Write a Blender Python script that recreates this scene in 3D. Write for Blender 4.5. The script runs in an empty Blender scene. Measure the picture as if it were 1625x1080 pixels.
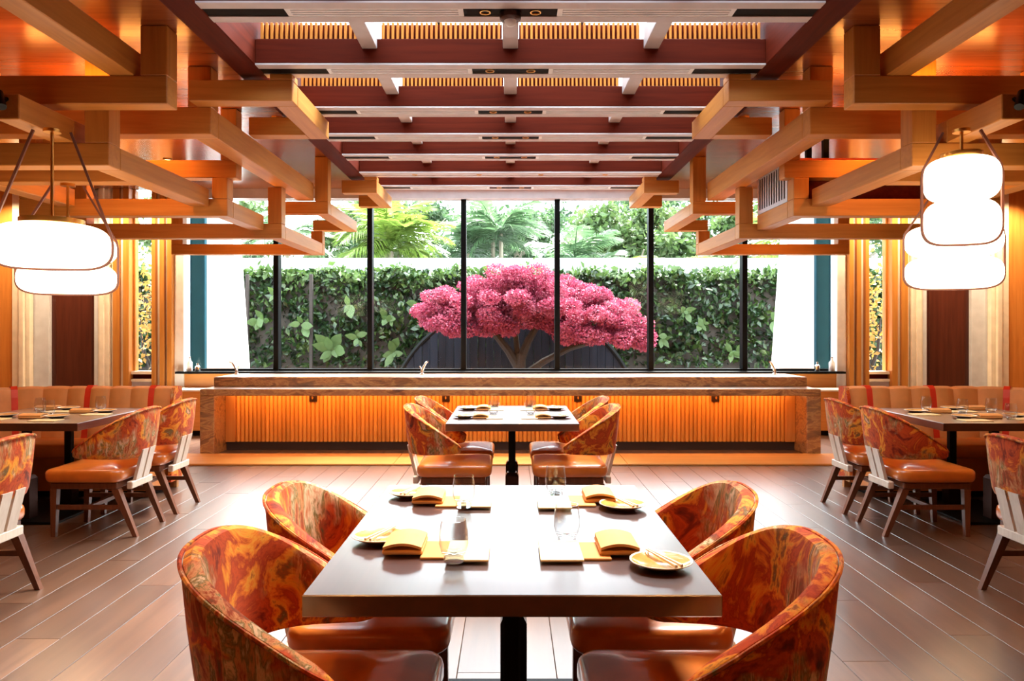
import bpy, bmesh, math, random
import numpy as np
from mathutils import Vector, Matrix
random.seed(7)
rng = np.random.default_rng(11)
S = bpy.context.scene
COL = S.collection
PI = math.pi

# ------------------------------------------------------------------ camera, sky, sun, exposure
EYE = 1.42
cam = bpy.data.cameras.new('camera')
cam.sensor_width = 36.0
cam.lens = 1200 / 1625 * 36
cam.shift_x = 2.5 / 1625
cam.shift_y = -18 / 1625
cam.clip_end = 200
cam_o = bpy.data.objects.new('camera', cam)
COL.objects.link(cam_o)
cam_o.location = (0, 0, EYE)
cam_o.rotation_euler = (PI / 2, 0, 0)
S.camera = cam_o

world = bpy.data.worlds.new('sky')
S.world = world
world.use_nodes = True
bg = world.node_tree.nodes['Background']
bg.inputs['Color'].default_value = (0.82, 0.92, 1.0, 1)
bg.inputs['Strength'].default_value = 11.0

sun = bpy.data.lights.new('sun', 'SUN')
sun.energy = 42.0
sun.angle = math.radians(25)
sun.color = (1.0, 0.96, 0.88)
sun_o = bpy.data.objects.new('sun', sun)
COL.objects.link(sun_o)
sun_o.rotation_euler = (math.radians(-24), math.radians(16), 0)

S.view_settings.view_transform = 'Standard'
S.view_settings.look = 'None'
S.view_settings.exposure = 0.25
S.view_settings.gamma = 1.0
S.view_settings.use_curve_mapping = False

WARM = (1.0, 0.36, 0.07)
SOFT = (1.0, 0.72, 0.42)

# ------------------------------------------------------------------ materials
MAT = {}

def new_mat(name):
    m = bpy.data.materials.new(name)
    m.use_nodes = True
    nt = m.node_tree
    b = nt.nodes['Principled BSDF']
    MAT[name] = m
    return m, nt, b

def rgb(c):
    return (c[0], c[1], c[2], 1)

def ramp(nt, stops):
    r = nt.nodes.new('ShaderNodeValToRGB')
    e = r.color_ramp.elements
    e[0].position, e[0].color = stops[0][0], rgb(stops[0][1])
    e[1].position, e[1].color = stops[-1][0], rgb(stops[-1][1])
    for p, c in stops[1:-1]:
        k = e.new(p)
        k.color = rgb(c)
    return r

def plain(name, c, rough=0.5, metal=0.0, spec=0.5, var=0.08, scale=8.0, coat=0.0):
    m, nt, b = new_mat(name)
    tc = nt.nodes.new('ShaderNodeTexCoord')
    n = nt.nodes.new('ShaderNodeTexNoise')
    n.inputs['Scale'].default_value = scale
    n.inputs['Detail'].default_value = 4
    nt.links.new(tc.outputs['Object'], n.inputs['Vector'])
    lo = [max(0, v * (1 - var)) for v in c]
    hi = [min(1, v * (1 + var)) for v in c]
    r = ramp(nt, [(0.3, lo), (0.7, hi)])
    nt.links.new(n.outputs['Fac'], r.inputs['Fac'])
    nt.links.new(r.outputs['Color'], b.inputs['Base Color'])
    b.inputs['Roughness'].default_value = rough
    b.inputs['Metallic'].default_value = metal
    b.inputs['Specular IOR Level'].default_value = spec
    b.inputs['Coat Weight'].default_value = coat
    b.inputs['Coat Roughness'].default_value = 0.08
    return m

def wood(name, c1, c2, axis='x', rough=0.4, spec=0.5, scale=1.0, coat=0.0, bump=0.05, per_object=0.0, coat_rough=0.15, coat_ior=1.5):
    m, nt, b = new_mat(name)
    tc = nt.nodes.new('ShaderNodeTexCoord')
    mp = nt.nodes.new('ShaderNodeMapping')
    s = {'x': (1.2, 22, 22), 'y': (22, 1.2, 22), 'z': (22, 22, 1.2)}[axis]
    mp.inputs['Scale'].default_value = tuple(v * scale for v in s)
    nt.links.new(tc.outputs['Object'], mp.inputs['Vector'])
    n = nt.nodes.new('ShaderNodeTexNoise')
    n.noise_dimensions = '4D'
    n.inputs['Scale'].default_value = 1.0
    n.inputs['Detail'].default_value = 6
    n.inputs['Roughness'].default_value = 0.62
    n.inputs['Distortion'].default_value = 0.6
    nt.links.new(mp.outputs['Vector'], n.inputs['Vector'])
    oi = nt.nodes.new('ShaderNodeObjectInfo')
    mul = nt.nodes.new('ShaderNodeMath')
    mul.operation = 'MULTIPLY'
    mul.inputs[1].default_value = 37.0
    nt.links.new(oi.outputs['Random'], mul.inputs[0])
    nt.links.new(mul.outputs[0], n.inputs['W'])
    r = ramp(nt, [(0.28, c1), (0.5, [(a + d) / 2 for a, d in zip(c1, c2)]), (0.74, c2)])
    nt.links.new(n.outputs['Fac'], r.inputs['Fac'])
    out = r.outputs['Color']
    if per_object:
        hsv = nt.nodes.new('ShaderNodeHueSaturation')
        mr = nt.nodes.new('ShaderNodeMapRange')
        mr.inputs['To Min'].default_value = 1 - per_object
        mr.inputs['To Max'].default_value = 1 + per_object
        nt.links.new(oi.outputs['Random'], mr.inputs['Value'])
        nt.links.new(mr.outputs['Result'], hsv.inputs['Value'])
        nt.links.new(out, hsv.inputs['Color'])
        out = hsv.outputs['Color']
    nt.links.new(out, b.inputs['Base Color'])
    b.inputs['Roughness'].default_value = rough
    b.inputs['Specular IOR Level'].default_value = spec
    b.inputs['Coat Weight'].default_value = coat
    b.inputs['Coat Roughness'].default_value = coat_rough
    b.inputs['Coat IOR'].default_value = coat_ior
    if bump:
        bp = nt.nodes.new('ShaderNodeBump')
        bp.inputs['Strength'].default_value = bump
        bp.inputs['Distance'].default_value = 0.01
        nt.links.new(n.outputs['Fac'], bp.inputs['Height'])
        nt.links.new(bp.outputs['Normal'], b.inputs['Normal'])
    return m

for ax in 'xyz':
    wood('oak_' + ax, (0.42, 0.150, 0.024), (0.60, 0.25, 0.050), ax, 0.45, 0.4)
    wood('redwood_' + ax, (0.055, 0.006, 0.0022), (0.11, 0.013, 0.004), ax, 0.6, 0.06)
wood('ceiling_wood', (0.15, 0.034, 0.009), (0.29, 0.078, 0.02), 'x', 0.22, scale=0.6)
wood('panel_wood', (0.52, 0.17, 0.03), (0.70, 0.28, 0.06), 'z', 0.4)
wood('panel_wood_x', (0.60, 0.22, 0.04), (0.75, 0.33, 0.08), 'x', 0.4)
wood('door_wood', (0.05, 0.010, 0.006), (0.10, 0.022, 0.012), 'z', 0.35)
wood('plank_wood', (0.064, 0.028, 0.014), (0.155, 0.070, 0.036), 'y', 0.30, scale=0.8, per_object=0.28, bump=0.08, spec=0.7, coat=1.0, coat_rough=0.34, coat_ior=1.8)
wood('table_wood', (0.040, 0.010, 0.005), (0.085, 0.024, 0.011), 'y', 0.28, scale=0.8, coat=1.0, bump=0.02, spec=0.8, coat_rough=0.25, coat_ior=2.0)
wood('leg_wood', (0.10, 0.030, 0.012), (0.20, 0.065, 0.026), 'z', 0.35, scale=2)
wood('pale_wood', (0.62, 0.50, 0.38), (0.80, 0.68, 0.55), 'z', 0.35, scale=2)
wood('slat_wood', (0.50, 0.16, 0.02), (0.66, 0.26, 0.04), 'z', 0.5, 0.2)
wood('reed_wood', (0.58, 0.20, 0.03), (0.82, 0.36, 0.07), 'z', 0.36, per_object=0.15)
def stone_mat(name):
    m, nt, b = new_mat(name)
    tc = nt.nodes.new('ShaderNodeTexCoord')
    mp = nt.nodes.new('ShaderNodeMapping')
    mp.inputs['Scale'].default_value = (1.6, 4.0, 5.0)
    mp.inputs['Rotation'].default_value = (0, 0.5, 0.3)
    nt.links.new(tc.outputs['Object'], mp.inputs['Vector'])
    n = nt.nodes.new('ShaderNodeTexNoise')
    n.inputs['Scale'].default_value = 1.5
    n.inputs['Detail'].default_value = 9
    n.inputs['Roughness'].default_value = 0.65
    n.inputs['Distortion'].default_value = 1.8
    nt.links.new(mp.outputs['Vector'], n.inputs['Vector'])
    r = ramp(nt, [(0.30, (0.10, 0.035, 0.014)), (0.44, (0.26, 0.095, 0.030)), (0.50, (0.50, 0.24, 0.075)), (0.56, (0.30, 0.11, 0.035)), (0.66, (0.42, 0.19, 0.07)), (0.74, (0.16, 0.06, 0.025))])
    nt.links.new(n.outputs['Fac'], r.inputs['Fac'])
    nt.links.new(r.outputs['Color'], b.inputs['Base Color'])
    b.inputs['Roughness'].default_value = 0.3
    b.inputs['Coat Weight'].default_value = 1.0
    b.inputs['Coat Roughness'].default_value = 0.26
    b.inputs['Coat IOR'].default_value = 2.0
stone_mat('stone')
wood('slate', (0.003, 0.005, 0.010), (0.013, 0.018, 0.030), 'z', 0.6, 0.15, scale=0.5, per_object=0.2)
wood('bark', (0.006, 0.004, 0.003), (0.024, 0.014, 0.010), 'z', 0.8, bump=0.4)
wood('palm_bark', (0.16, 0.13, 0.09), (0.36, 0.31, 0.23), 'z', 0.8, bump=0.3)
plain('soffit_paint', (0.52, 0.46, 0.46), 0.4)
plain('vent_paint', (0.80, 0.82, 0.84), 0.45)
plain('slot_black', (0.006, 0.003, 0.002), 0.7, spec=0.1)
plain('black_metal', (0.003, 0.0035, 0.004), 0.45, 0.0, 0.12)
plain('bronze', (0.045, 0.018, 0.012), 0.3, 0.7)
plain('brass', (0.80, 0.42, 0.10), 0.28, 1.0)
plain('chrome', (0.80, 0.82, 0.84), 0.18, 1.0)
plain('teal_metal', (0.010, 0.050, 0.070), 0.6, 0.0, 0.08)
plain('blue_metal', (0.03, 0.13, 0.20), 0.6, 0.0, 0.08)
plain('white_render', (0.93, 0.94, 0.95), 0.8, var=0.02)
plain('concrete', (0.34, 0.37, 0.37), 0.8, var=0.12, scale=3)
plain('cream_paint', (0.84, 0.74, 0.60), 0.5)
plain('grey_paint', (0.62, 0.63, 0.68), 0.5)
plain('white_paint', (0.86, 0.82, 0.76), 0.5)
plain('dark_gap', (0.03, 0.012, 0.008), 0.6)
plain('leather', (0.62, 0.155, 0.018), 0.28, spec=0.6, var=0.10, scale=14, coat=0.6)
plain('bench_leather', (0.62, 0.20, 0.035), 0.38, var=0.1)
plain('bench_back', (0.62, 0.27, 0.085), 0.55, var=0.1)
plain('bench_dark', (0.07, 0.022, 0.012), 0.4)
plain('red_welt', (0.60, 0.035, 0.012), 0.4)
plain('strap', (0.16, 0.055, 0.035), 0.45)
plain('napkin', (0.74, 0.36, 0.11), 0.75)
plain('runner', (0.70, 0.30, 0.07), 0.7)
plain('card', (0.90, 0.70, 0.36), 0.6)
plain('glaze', (0.62, 0.33, 0.08), 0.16, coat=0.5, var=0.2, scale=30)
plain('plate_rim', (0.88, 0.80, 0.66), 0.2, coat=0.5)
plain('plate_foot', (0.16, 0.09, 0.05), 0.4)
plain('bamboo', (0.90, 0.74, 0.50), 0.4)
plain('soil', (0.03, 0.025, 0.02), 0.9)
plain('paving', (0.16, 0.17, 0.19), 0.7)
plain('roof', (0.4, 0.4, 0.4), 0.8)

def emission(name, c, s):
    m, nt, b = new_mat(name)
    b.inputs['Base Color'].default_value = rgb((0.9, 0.88, 0.84))
    b.inputs['Emission Color'].default_value = rgb(c)
    b.inputs['Emission Strength'].default_value = s
    b.inputs['Roughness'].default_value = 0.3
    return m

emission('opal', (1.0, 0.80, 0.56), 4.5)
emission('bulb', (1.0, 0.62, 0.25), 6.0)

def fabric(name):
    m, nt, b = new_mat(name)
    tc = nt.nodes.new('ShaderNodeTexCoord')
    mp = nt.nodes.new('ShaderNodeMapping')
    mp.inputs['Scale'].default_value = (6.0, 6.0, 4.6)
    mp.inputs['Rotation'].default_value = (0.5, 0.35, 0.2)
    nt.links.new(tc.outputs['Object'], mp.inputs['Vector'])
    oi = nt.nodes.new('ShaderNodeObjectInfo')
    mul = nt.nodes.new('ShaderNodeMath')
    mul.operation = 'MULTIPLY'
    mul.inputs[1].default_value = 9.0
    nt.links.new(oi.outputs['Random'], mul.inputs[0])
    n1 = nt.nodes.new('ShaderNodeTexNoise')
    n1.noise_dimensions = '4D'
    n1.inputs['Scale'].default_value = 0.95
    n1.inputs['Detail'].default_value = 7
    n1.inputs['Roughness'].default_value = 0.60
    n1.inputs['Distortion'].default_value = 1.6
    nt.links.new(mp.outputs['Vector'], n1.inputs['Vector'])
    nt.links.new(mul.outputs[0], n1.inputs['W'])
    r1 = ramp(nt, [(0.28, (0.045, 0.010, 0.005)), (0.37, (0.24, 0.026, 0.008)), (0.43, (0.56, 0.075, 0.012)),
                   (0.48, (0.38, 0.042, 0.009)), (0.52, (0.72, 0.17, 0.015)), (0.56, (0.78, 0.32, 0.03)),
                   (0.60, (0.34, 0.09, 0.02)), (0.64, (0.13, 0.10, 0.03)), (0.68, (0.70, 0.34, 0.20)), (0.76, (0.40, 0.05, 0.014))])
    r1.color_ramp.interpolation = 'LINEAR'
    nt.links.new(n1.outputs['Fac'], r1.inputs['Fac'])
    # pale brush strokes of cream, olive and gold that sweep over the rust ground
    mp2 = nt.nodes.new('ShaderNodeMapping')
    mp2.inputs['Scale'].default_value = (17, 15, 4.0)
    mp2.inputs['Rotation'].default_value = (0.75, 0.6, 0.3)
    nt.links.new(tc.outputs['Object'], mp2.inputs['Vector'])
    n2 = nt.nodes.new('ShaderNodeTexNoise')
    n2.noise_dimensions = '4D'
    n2.inputs['Scale'].default_value = 1.0
    n2.inputs['Detail'].default_value = 5
    n2.inputs['Roughness'].default_value = 0.65
    n2.inputs['Distortion'].default_value = 0.9
    nt.links.new(mp2.outputs['Vector'], n2.inputs['Vector'])
    nt.links.new(mul.outputs[0], n2.inputs['W'])
    r2 = ramp(nt, [(0.33, (0.10, 0.07, 0.02)), (0.42, (0.34, 0.05, 0.012)), (0.49, (0.62, 0.26, 0.10)), (0.54, (0.17, 0.12, 0.03)), (0.60, (0.74, 0.48, 0.28)), (0.70, (0.46, 0.10, 0.02))])
    nt.links.new(n2.outputs['Fac'], r2.inputs['Fac'])
    n3 = nt.nodes.new('ShaderNodeTexNoise')
    n3.noise_dimensions = '4D'
    n3.inputs['Scale'].default_value = 3.6
    n3.inputs['Detail'].default_value = 4
    n3.inputs['Roughness'].default_value = 0.6
    n3.inputs['Distortion'].default_value = 0.5
    nt.links.new(tc.outputs['Object'], n3.inputs['Vector'])
    nt.links.new(mul.outputs[0], n3.inputs['W'])
    r3 = ramp(nt, [(0.50, (0, 0, 0)), (0.58, (1, 1, 1))])
    nt.links.new(n3.outputs['Fac'], r3.inputs['Fac'])
    mx = nt.nodes.new('ShaderNodeMix')
    mx.data_type = 'RGBA'
    nt.links.new(r3.outputs['Color'], mx.inputs[0])
    nt.links.new(r1.outputs['Color'], mx.inputs[6])
    nt.links.new(r2.outputs['Color'], mx.inputs[7])
    nt.links.new(mx.outputs[2], b.inputs['Base Color'])
    b.inputs['Roughness'].default_value = 0.75
    b.inputs['Specular IOR Level'].default_value = 0.2
    b.inputs['Sheen Weight'].default_value = 0.12
    b.inputs['Sheen Roughness'].default_value = 0.35
    b.inputs['Sheen Tint'].default_value = (1.0, 0.85, 0.7, 1)
    return m

fabric('velvet')

def pane_mat(name, tint=(1, 1, 1), refl=1.0, ior=1.45):
    m = bpy.data.materials.new(name)
    m.use_nodes = True
    nt = m.node_tree
    nt.nodes.clear()
    out = nt.nodes.new('ShaderNodeOutputMaterial')
    tr = nt.nodes.new('ShaderNodeBsdfTransparent')
    tr.inputs['Color'].default_value = rgb(tint)
    gl = nt.nodes.new('ShaderNodeBsdfGlossy')
    gl.inputs['Roughness'].default_value = 0.02
    lw = nt.nodes.new('ShaderNodeLayerWeight')
    lw.inputs['Blend'].default_value = 0.5
    pw = nt.nodes.new('ShaderNodeMath')
    pw.operation = 'POWER'
    pw.inputs[1].default_value = 4.0
    nt.links.new(lw.outputs['Facing'], pw.inputs[0])
    fr = nt.nodes.new('ShaderNodeMath')
    fr.operation = 'ADD'
    fr.inputs[1].default_value = ((ior - 1) / (ior + 1)) ** 2
    nt.links.new(pw.outputs[0], fr.inputs[0])
    ml = nt.nodes.new('ShaderNodeMath')
    ml.operation = 'MULTIPLY'
    ml.inputs[1].default_value = refl
    mx = nt.nodes.new('ShaderNodeMixShader')
    nt.links.new(fr.outputs[0], ml.inputs[0])
    nt.links.new(ml.outputs[0], mx.inputs[0])
    nt.links.new(tr.outputs[0], mx.inputs[1])
    nt.links.new(gl.outputs[0], mx.inputs[2])
    nt.links.new(mx.outputs[0], out.inputs[0])
    MAT[name] = m

pane_mat('pane', (0.97, 0.99, 0.985), 0.15)
pane_mat('sky_pane', (0.74, 0.76, 0.77), 0.15)  # grey tint added to hold back daylight through the skylight
pane_mat('tumbler', (0.95, 0.96, 0.96), 1.0, 1.5)
pane_mat('tumbler_base', (0.80, 0.82, 0.82), 1.6, 1.6)

def leaf_mat(name, stops, rough=0.45, trans=0.35, scale=2.2):
    m, nt, b = new_mat(name)
    tc = nt.nodes.new('ShaderNodeTexCoord')
    n = nt.nodes.new('ShaderNodeTexNoise')
    n.inputs['Scale'].default_value = scale
    n.inputs['Detail'].default_value = 5
    n.inputs['Roughness'].default_value = 0.8
    nt.links.new(tc.outputs['Object'], n.inputs['Vector'])
    r = ramp(nt, stops)
    nt.links.new(n.outputs['Fac'], r.inputs['Fac'])
    nt.links.new(r.outputs['Color'], b.inputs['Base Color'])
    b.inputs['Roughness'].default_value = rough
    t = nt.nodes.new('ShaderNodeBsdfTranslucent')
    nt.links.new(r.outputs['Color'], t.inputs['Color'])
    mx = nt.nodes.new('ShaderNodeMixShader')
    mx.inputs[0].default_value = trans
    nt.links.new(b.outputs[0], mx.inputs[1])
    nt.links.new(t.outputs[0], mx.inputs[2])
    nt.links.new(mx.outputs[0], nt.nodes['Material Output'].inputs[0])
    return m

leaf_mat('ivy', [(0.34, (0.004, 0.012, 0.004)), (0.5, (0.015, 0.040, 0.009)), (0.6, (0.047, 0.084, 0.015)), (0.70, (0.100, 0.148, 0.047))], 0.35, 0.2, 3.2)
leaf_mat('broad', [(0.3, (0.027, 0.062, 0.012)), (0.7, (0.078, 0.133, 0.031))], 0.6, 0.3)
leaf_mat('tree_leaf', [(0.3, (0.024, 0.052, 0.014)), (0.5, (0.060, 0.107, 0.028)), (0.7, (0.135, 0.182, 0.068))], 0.5, 0.4, 1.2)
leaf_mat('tree_leaf_dark', [(0.3, (0.016, 0.040, 0.016)), (0.5, (0.036, 0.076, 0.028)), (0.7, (0.079, 0.127, 0.052))], 0.5, 0.35, 1.2)
leaf_mat('palm_leaf', [(0.3, (0.063, 0.119, 0.020)), (0.55, (0.135, 0.206, 0.032)), (0.7, (0.218, 0.277, 0.063))], 0.4, 0.45, 3)
leaf_mat('palm_leaf_blue', [(0.3, (0.036, 0.079, 0.036)), (0.55, (0.079, 0.143, 0.063)), (0.7, (0.166, 0.230, 0.135))], 0.4, 0.4, 3)
leaf_mat('pink_leaf', [(0.32, (0.208, 0.012, 0.044)), (0.5, (0.335, 0.044, 0.095)), (0.68, (0.433, 0.127, 0.185))], 0.7, 0.3, 3)
leaf_mat('gold_leaf', [(0.3, (0.171, 0.078, 0.010)), (0.7, (0.367, 0.220, 0.049))], 0.5, 0.4, 3)

# ------------------------------------------------------------------ mesh helpers
class MB:
    def __init__(self):
        self.v, self.f = [], []

    def add(self, vs, fs):
        o = len(self.v)
        self.v += [tuple(p) for p in vs]
        self.f += [tuple(i + o for i in q) for q in fs]
        return self

    def box(self, x0, x1, y0, y1, z0, z1):
        if x0 > x1: x0, x1 = x1, x0
        v = [(x0, y0, z0), (x1, y0, z0), (x1, y1, z0), (x0, y1, z0), (x0, y0, z1), (x1, y0, z1), (x1, y1, z1), (x0, y1, z1)]
        return self.add(v, [(3, 2, 1, 0), (4, 5, 6, 7), (0, 1, 5, 4), (1, 2, 6, 5), (2, 3, 7, 6), (3, 0, 4, 7)])

    def bbox(self, x0, x1, y0, y1, z0, z1, b=0.006):
        """box with a chamfered edge all round"""
        if x0 > x1: x0, x1 = x1, x0
        bm = bmesh.new()
        m = Matrix.Translation(((x0 + x1) / 2, (y0 + y1) / 2, (z0 + z1) / 2)) @ Matrix.Diagonal((x1 - x0, y1 - y0, z1 - z0, 1))
        bmesh.ops.create_cube(bm, size=1, matrix=m)
        bmesh.ops.bevel(bm, geom=bm.edges[:], offset=b, segments=1, affect='EDGES')
        bm.verts.index_update()
        self.add([v.co[:] for v in bm.verts], [tuple(v.index for v in f.verts) for f in bm.faces])
        bm.free()
        return self

    def taper(self, p0, p1, w0, w1, d0=None, d1=None):
        """square post from p0 to p1; w along x, d along y"""
        d0 = w0 if d0 is None else d0
        d1 = w1 if d1 is None else d1
        v = []
        for p, w, d in ((p0, w0, d0), (p1, w1, d1)):
            for sx, sy in ((-1, -1), (1, -1), (1, 1), (-1, 1)):
                v.append((p[0] + sx * w / 2, p[1] + sy * d / 2, p[2]))
        return self.add(v, [(3, 2, 1, 0), (4, 5, 6, 7), (0, 1, 5, 4), (1, 2, 6, 5), (2, 3, 7, 6), (3, 0, 4, 7)])

    def tube(self, pts, r, n=8, cap=True):
        pts = [Vector(p) for p in pts]
        rs = r if hasattr(r, '__len__') else [r] * len(pts)
        prev = None
        rings = []
        for i, p in enumerate(pts):
            t = (pts[min(i + 1, len(pts) - 1)] - pts[max(i - 1, 0)]).normalized()
            if prev is None:
                a = t.orthogonal().normalized()
            else:
                a = (prev - t * prev.dot(t))
                a = a.normalized() if a.length > 1e-6 else t.orthogonal().normalized()
            prev = a
            b = t.cross(a)
            rings.append([p + (a * math.cos(2 * PI * k / n) + b * math.sin(2 * PI * k / n)) * rs[i] for k in range(n)])
        v = [q for ring in rings for q in ring]
        f = []
        for i in range(len(rings) - 1):
            for k in range(n):
                f.append((i * n + k, i * n + (k + 1) % n, (i + 1) * n + (k + 1) % n, (i + 1) * n + k))
        if cap:
            f.append(tuple(range(n - 1, -1, -1)))
            f.append(tuple((len(rings) - 1) * n + k for k in range(n)))
        return self.add(v, f)

    def ribbon(self, pts, side, w, t=0.004):
        """flat strap along pts; 'side' is its width direction"""
        pts = [Vector(p) for p in pts]
        sd = Vector(side).normalized()
        v, f = [], []
        for i, p in enumerate(pts):
            tg = (pts[min(i + 1, len(pts) - 1)] - pts[max(i - 1, 0)]).normalized()
            nn = tg.cross(sd).normalized()
            for a, b in ((-1, -1), (1, -1), (1, 1), (-1, 1)):
                v.append(p + sd * (a * w / 2) + nn * (b * t / 2))
        for i in range(len(pts) - 1):
            for k in range(4):
                f.append((i * 4 + k, i * 4 + (k + 1) % 4, (i + 1) * 4 + (k + 1) % 4, (i + 1) * 4 + k))
        f.append((3, 2, 1, 0))
        m = (len(pts) - 1) * 4
        f.append((m, m + 1, m + 2, m + 3))
        return self.add(v, f)

    def lathe(self, prof, n=32, c=(0, 0, 0), caps=True):
        v, f = [], []
        for r, z in prof:
            for k in range(n):
                a = 2 * PI * k / n
                v.append((c[0] + r * math.cos(a), c[1] + r * math.sin(a), c[2] + z))
        for i in range(len(prof) - 1):
            for k in range(n):
                f.append((i * n + k, i * n + (k + 1) % n, (i + 1) * n + (k + 1) % n, (i + 1) * n + k))
        if caps and prof[0][0] > 1e-5:
            f.append(tuple(range(n - 1, -1, -1)))
        if caps and prof[-1][0] > 1e-5:
            m = (len(prof) - 1) * n
            f.append(tuple(m + k for k in range(n)))
        return self.add(v, f)

    def cushion(self, x0, x1, y0, y1, z0, z1, rc=0.06, re=0.03, crown=0.0, seg=5):
        """rounded slab: vertical corners rc, edges re, crowned top"""
        def ring(inset, z):
            out = []
            r = max(rc - inset, 0.004)
            for cx, cy, a0 in ((x1 - rc, y1 - rc, 0), (x0 + rc, y1 - rc, PI / 2), (x0 + rc, y0 + rc, PI), (x1 - rc, y0 + rc, 1.5 * PI)):
                for k in range(seg + 1):
                    a = a0 + PI / 2 * k / seg
                    out.append((cx + r * math.cos(a), cy + r * math.sin(a), z))
            return out
        rings = []
        for k in range(4):
            a = PI / 2 * k / 3
            rings.append(ring(re * (1 - math.sin(a)), z0 + re * (1 - math.cos(a))))
        for k in range(4):
            a = PI / 2 * k / 3
            rings.append(ring(re * (1 - math.cos(a)), z1 - re + re * math.sin(a)))
        n = len(rings[0])
        v = [p for r_ in rings for p in r_]
        f = []
        for i in range(len(rings) - 1):
            for k in range(n):
                f.append((i * n + k, i * n + (k + 1) % n, (i + 1) * n + (k + 1) % n, (i + 1) * n + k))
        f.append(tuple(range(n - 1, -1, -1)))
        base = (len(rings) - 1) * n
        cx, cy = (x0 + x1) / 2, (y0 + y1) / 2
        prev = base
        for s_, h in ((0.8, 0.55), (0.5, 0.9)):
            st = len(v)
            for p in rings[-1]:
                v.append((cx + (p[0] - cx) * s_, cy + (p[1] - cy) * s_, z1 + crown * h))
            for k in range(n):
                f.append((prev + k, prev + (k + 1) % n, st + (k + 1) % n, st + k))
            prev = st
        v.append((cx, cy, z1 + crown))
        for k in range(n):
            f.append((prev + k, prev + (k + 1) % n, len(v) - 1))
        return self.add(v, f)

    def mesh(self, name, mat, smooth=False):
        me = bpy.data.meshes.new(name)
        me.from_pydata(self.v, [], self.f)
        me.materials.append(MAT[mat])
        me.update()
        if smooth:
            me.shade_smooth()
            try:
                me.set_sharp_from_angle(angle=math.radians(42))
            except Exception:
                pass
        return me

    def build(self, name, mat, parent=None, smooth=False, loc=None):
        return link(name, self.mesh(name, mat, smooth), parent, loc)

def link(name, me, parent=None, loc=None, rot=None):
    o = bpy.data.objects.new(name, me)
    COL.objects.link(o)
    if parent is not None:
        o.parent = parent
    if loc is not None:
        o.location = loc
    if rot is not None:
        o.rotation_euler = rot
    return o

def tag(o, label=None, cat=None, group=None, kind=None):
    if label: o['label'] = label
    if cat: o['category'] = cat
    if group: o['group'] = group
    if kind: o['kind'] = kind
    return o

def thing(name, label, cat, loc=(0, 0, 0), rz=0.0, group=None):
    o = bpy.data.objects.new(name, None)
    o.empty_display_size = 0.05
    COL.objects.link(o)
    o.location = loc
    o.rotation_euler = (0, 0, rz)
    return tag(o, label, cat, group)

def copy_tree(o, parent=None):
    c = o.copy()
    COL.objects.link(c)
    c.parent = parent
    for ch in list(o.children):
        copy_tree(ch, c)
    return c

def mesh_np(name, verts, quads, mat):
    me = bpy.data.meshes.new(name)
    nv, nq = len(verts), len(quads)
    k = quads.shape[1]
    me.vertices.add(nv)
    me.vertices.foreach_set('co', np.ascontiguousarray(verts, dtype=np.float32).ravel())
    me.loops.add(nq * k)
    me.loops.foreach_set('vertex_index', np.ascontiguousarray(quads, dtype=np.int32).ravel())
    me.polygons.add(nq)
    me.polygons.foreach_set('loop_start', np.arange(0, nq * k, k, dtype=np.int32))
    me.materials.append(MAT[mat])
    me.update(calc_edges=True)
    me.validate()
    return me

def leaves(name, pos, size, mat, up=None, aspect=0.55, spread=1.0):
    """pointed folded leaves at pos (N,3); each is 5 vertices and 2 quads-as-triangles"""
    n = len(pos)
    d = rng.normal(size=(n, 3))
    if up is not None:
        d = d * spread + np.asarray(up)
    d /= np.linalg.norm(d, axis=1, keepdims=True)
    r = rng.normal(size=(n, 3))
    s = np.cross(d, r)
    s /= np.linalg.norm(s, axis=1, keepdims=True) + 1e-9
    nn = np.cross(s, d)
    L = size * rng.uniform(0.6, 1.35, size=(n, 1))
    base = pos - d * L * 0.5
    tip = pos + d * L * 0.5
    mid = pos - nn * L * 0.05
    a = pos + s * L * aspect * 0.5 + nn * L * 0.08 - d * L * 0.08
    b = pos - s * L * aspect * 0.5 + nn * L * 0.08 - d * L * 0.08
    v = np.stack([base, a, tip, b], axis=1).reshape(-1, 3)
    i = np.arange(n)[:, None] * 4
    q = np.concatenate([i + np.array([[0, 1, 2]]), i + np.array([[0, 2, 3]])], axis=0)
    return mesh_np(name, v, q, mat)

def side_word(s):
    return 'wide-lantern side' if s < 0 else 'air-grille side'

# ------------------------------------------------------------------ floor
RX = 7.6
YB, YW = -4.0, 10.5            # rear wall, window plane
floor = tag(MB().box(-RX, RX, YB, YW + 0.1, -0.12, -0.022).build('floor', 'dark_gap'), 'wide brown oak plank floor with a glossy finish', 'floor', kind='structure')
PW, PL = 0.205, 1.9
plank_me = MB().bbox(0.0015, PW - 0.0015, 0.0015, PL - 0.0015, -0.022, 0, 0.0012).mesh('plank', 'plank_wood')
rest = MB()
ncol = int(2 * RX / PW) + 1
for c in range(ncol):
    x0 = -RX + c * PW
    off = (c * 0.618 % 1.0) * PL
    y = YB - off
    while y < YW:
        ym = y + PL
        xm = min(abs(x0), abs(x0 + PW))
        if ym > 3.0 and y < 8.0 and xm < 0.70 * min(ym, 8.0):
            link('plank', plank_me, floor, (x0, y, 0))
        else:
            rest.box(x0 + 0.0015, x0 + PW - 0.0015, y + 0.0015, y + PL - 0.0015, -0.022, 0)
        y += PL
tag(rest.build('plank_field', 'plank_wood', floor), kind='stuff')

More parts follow.
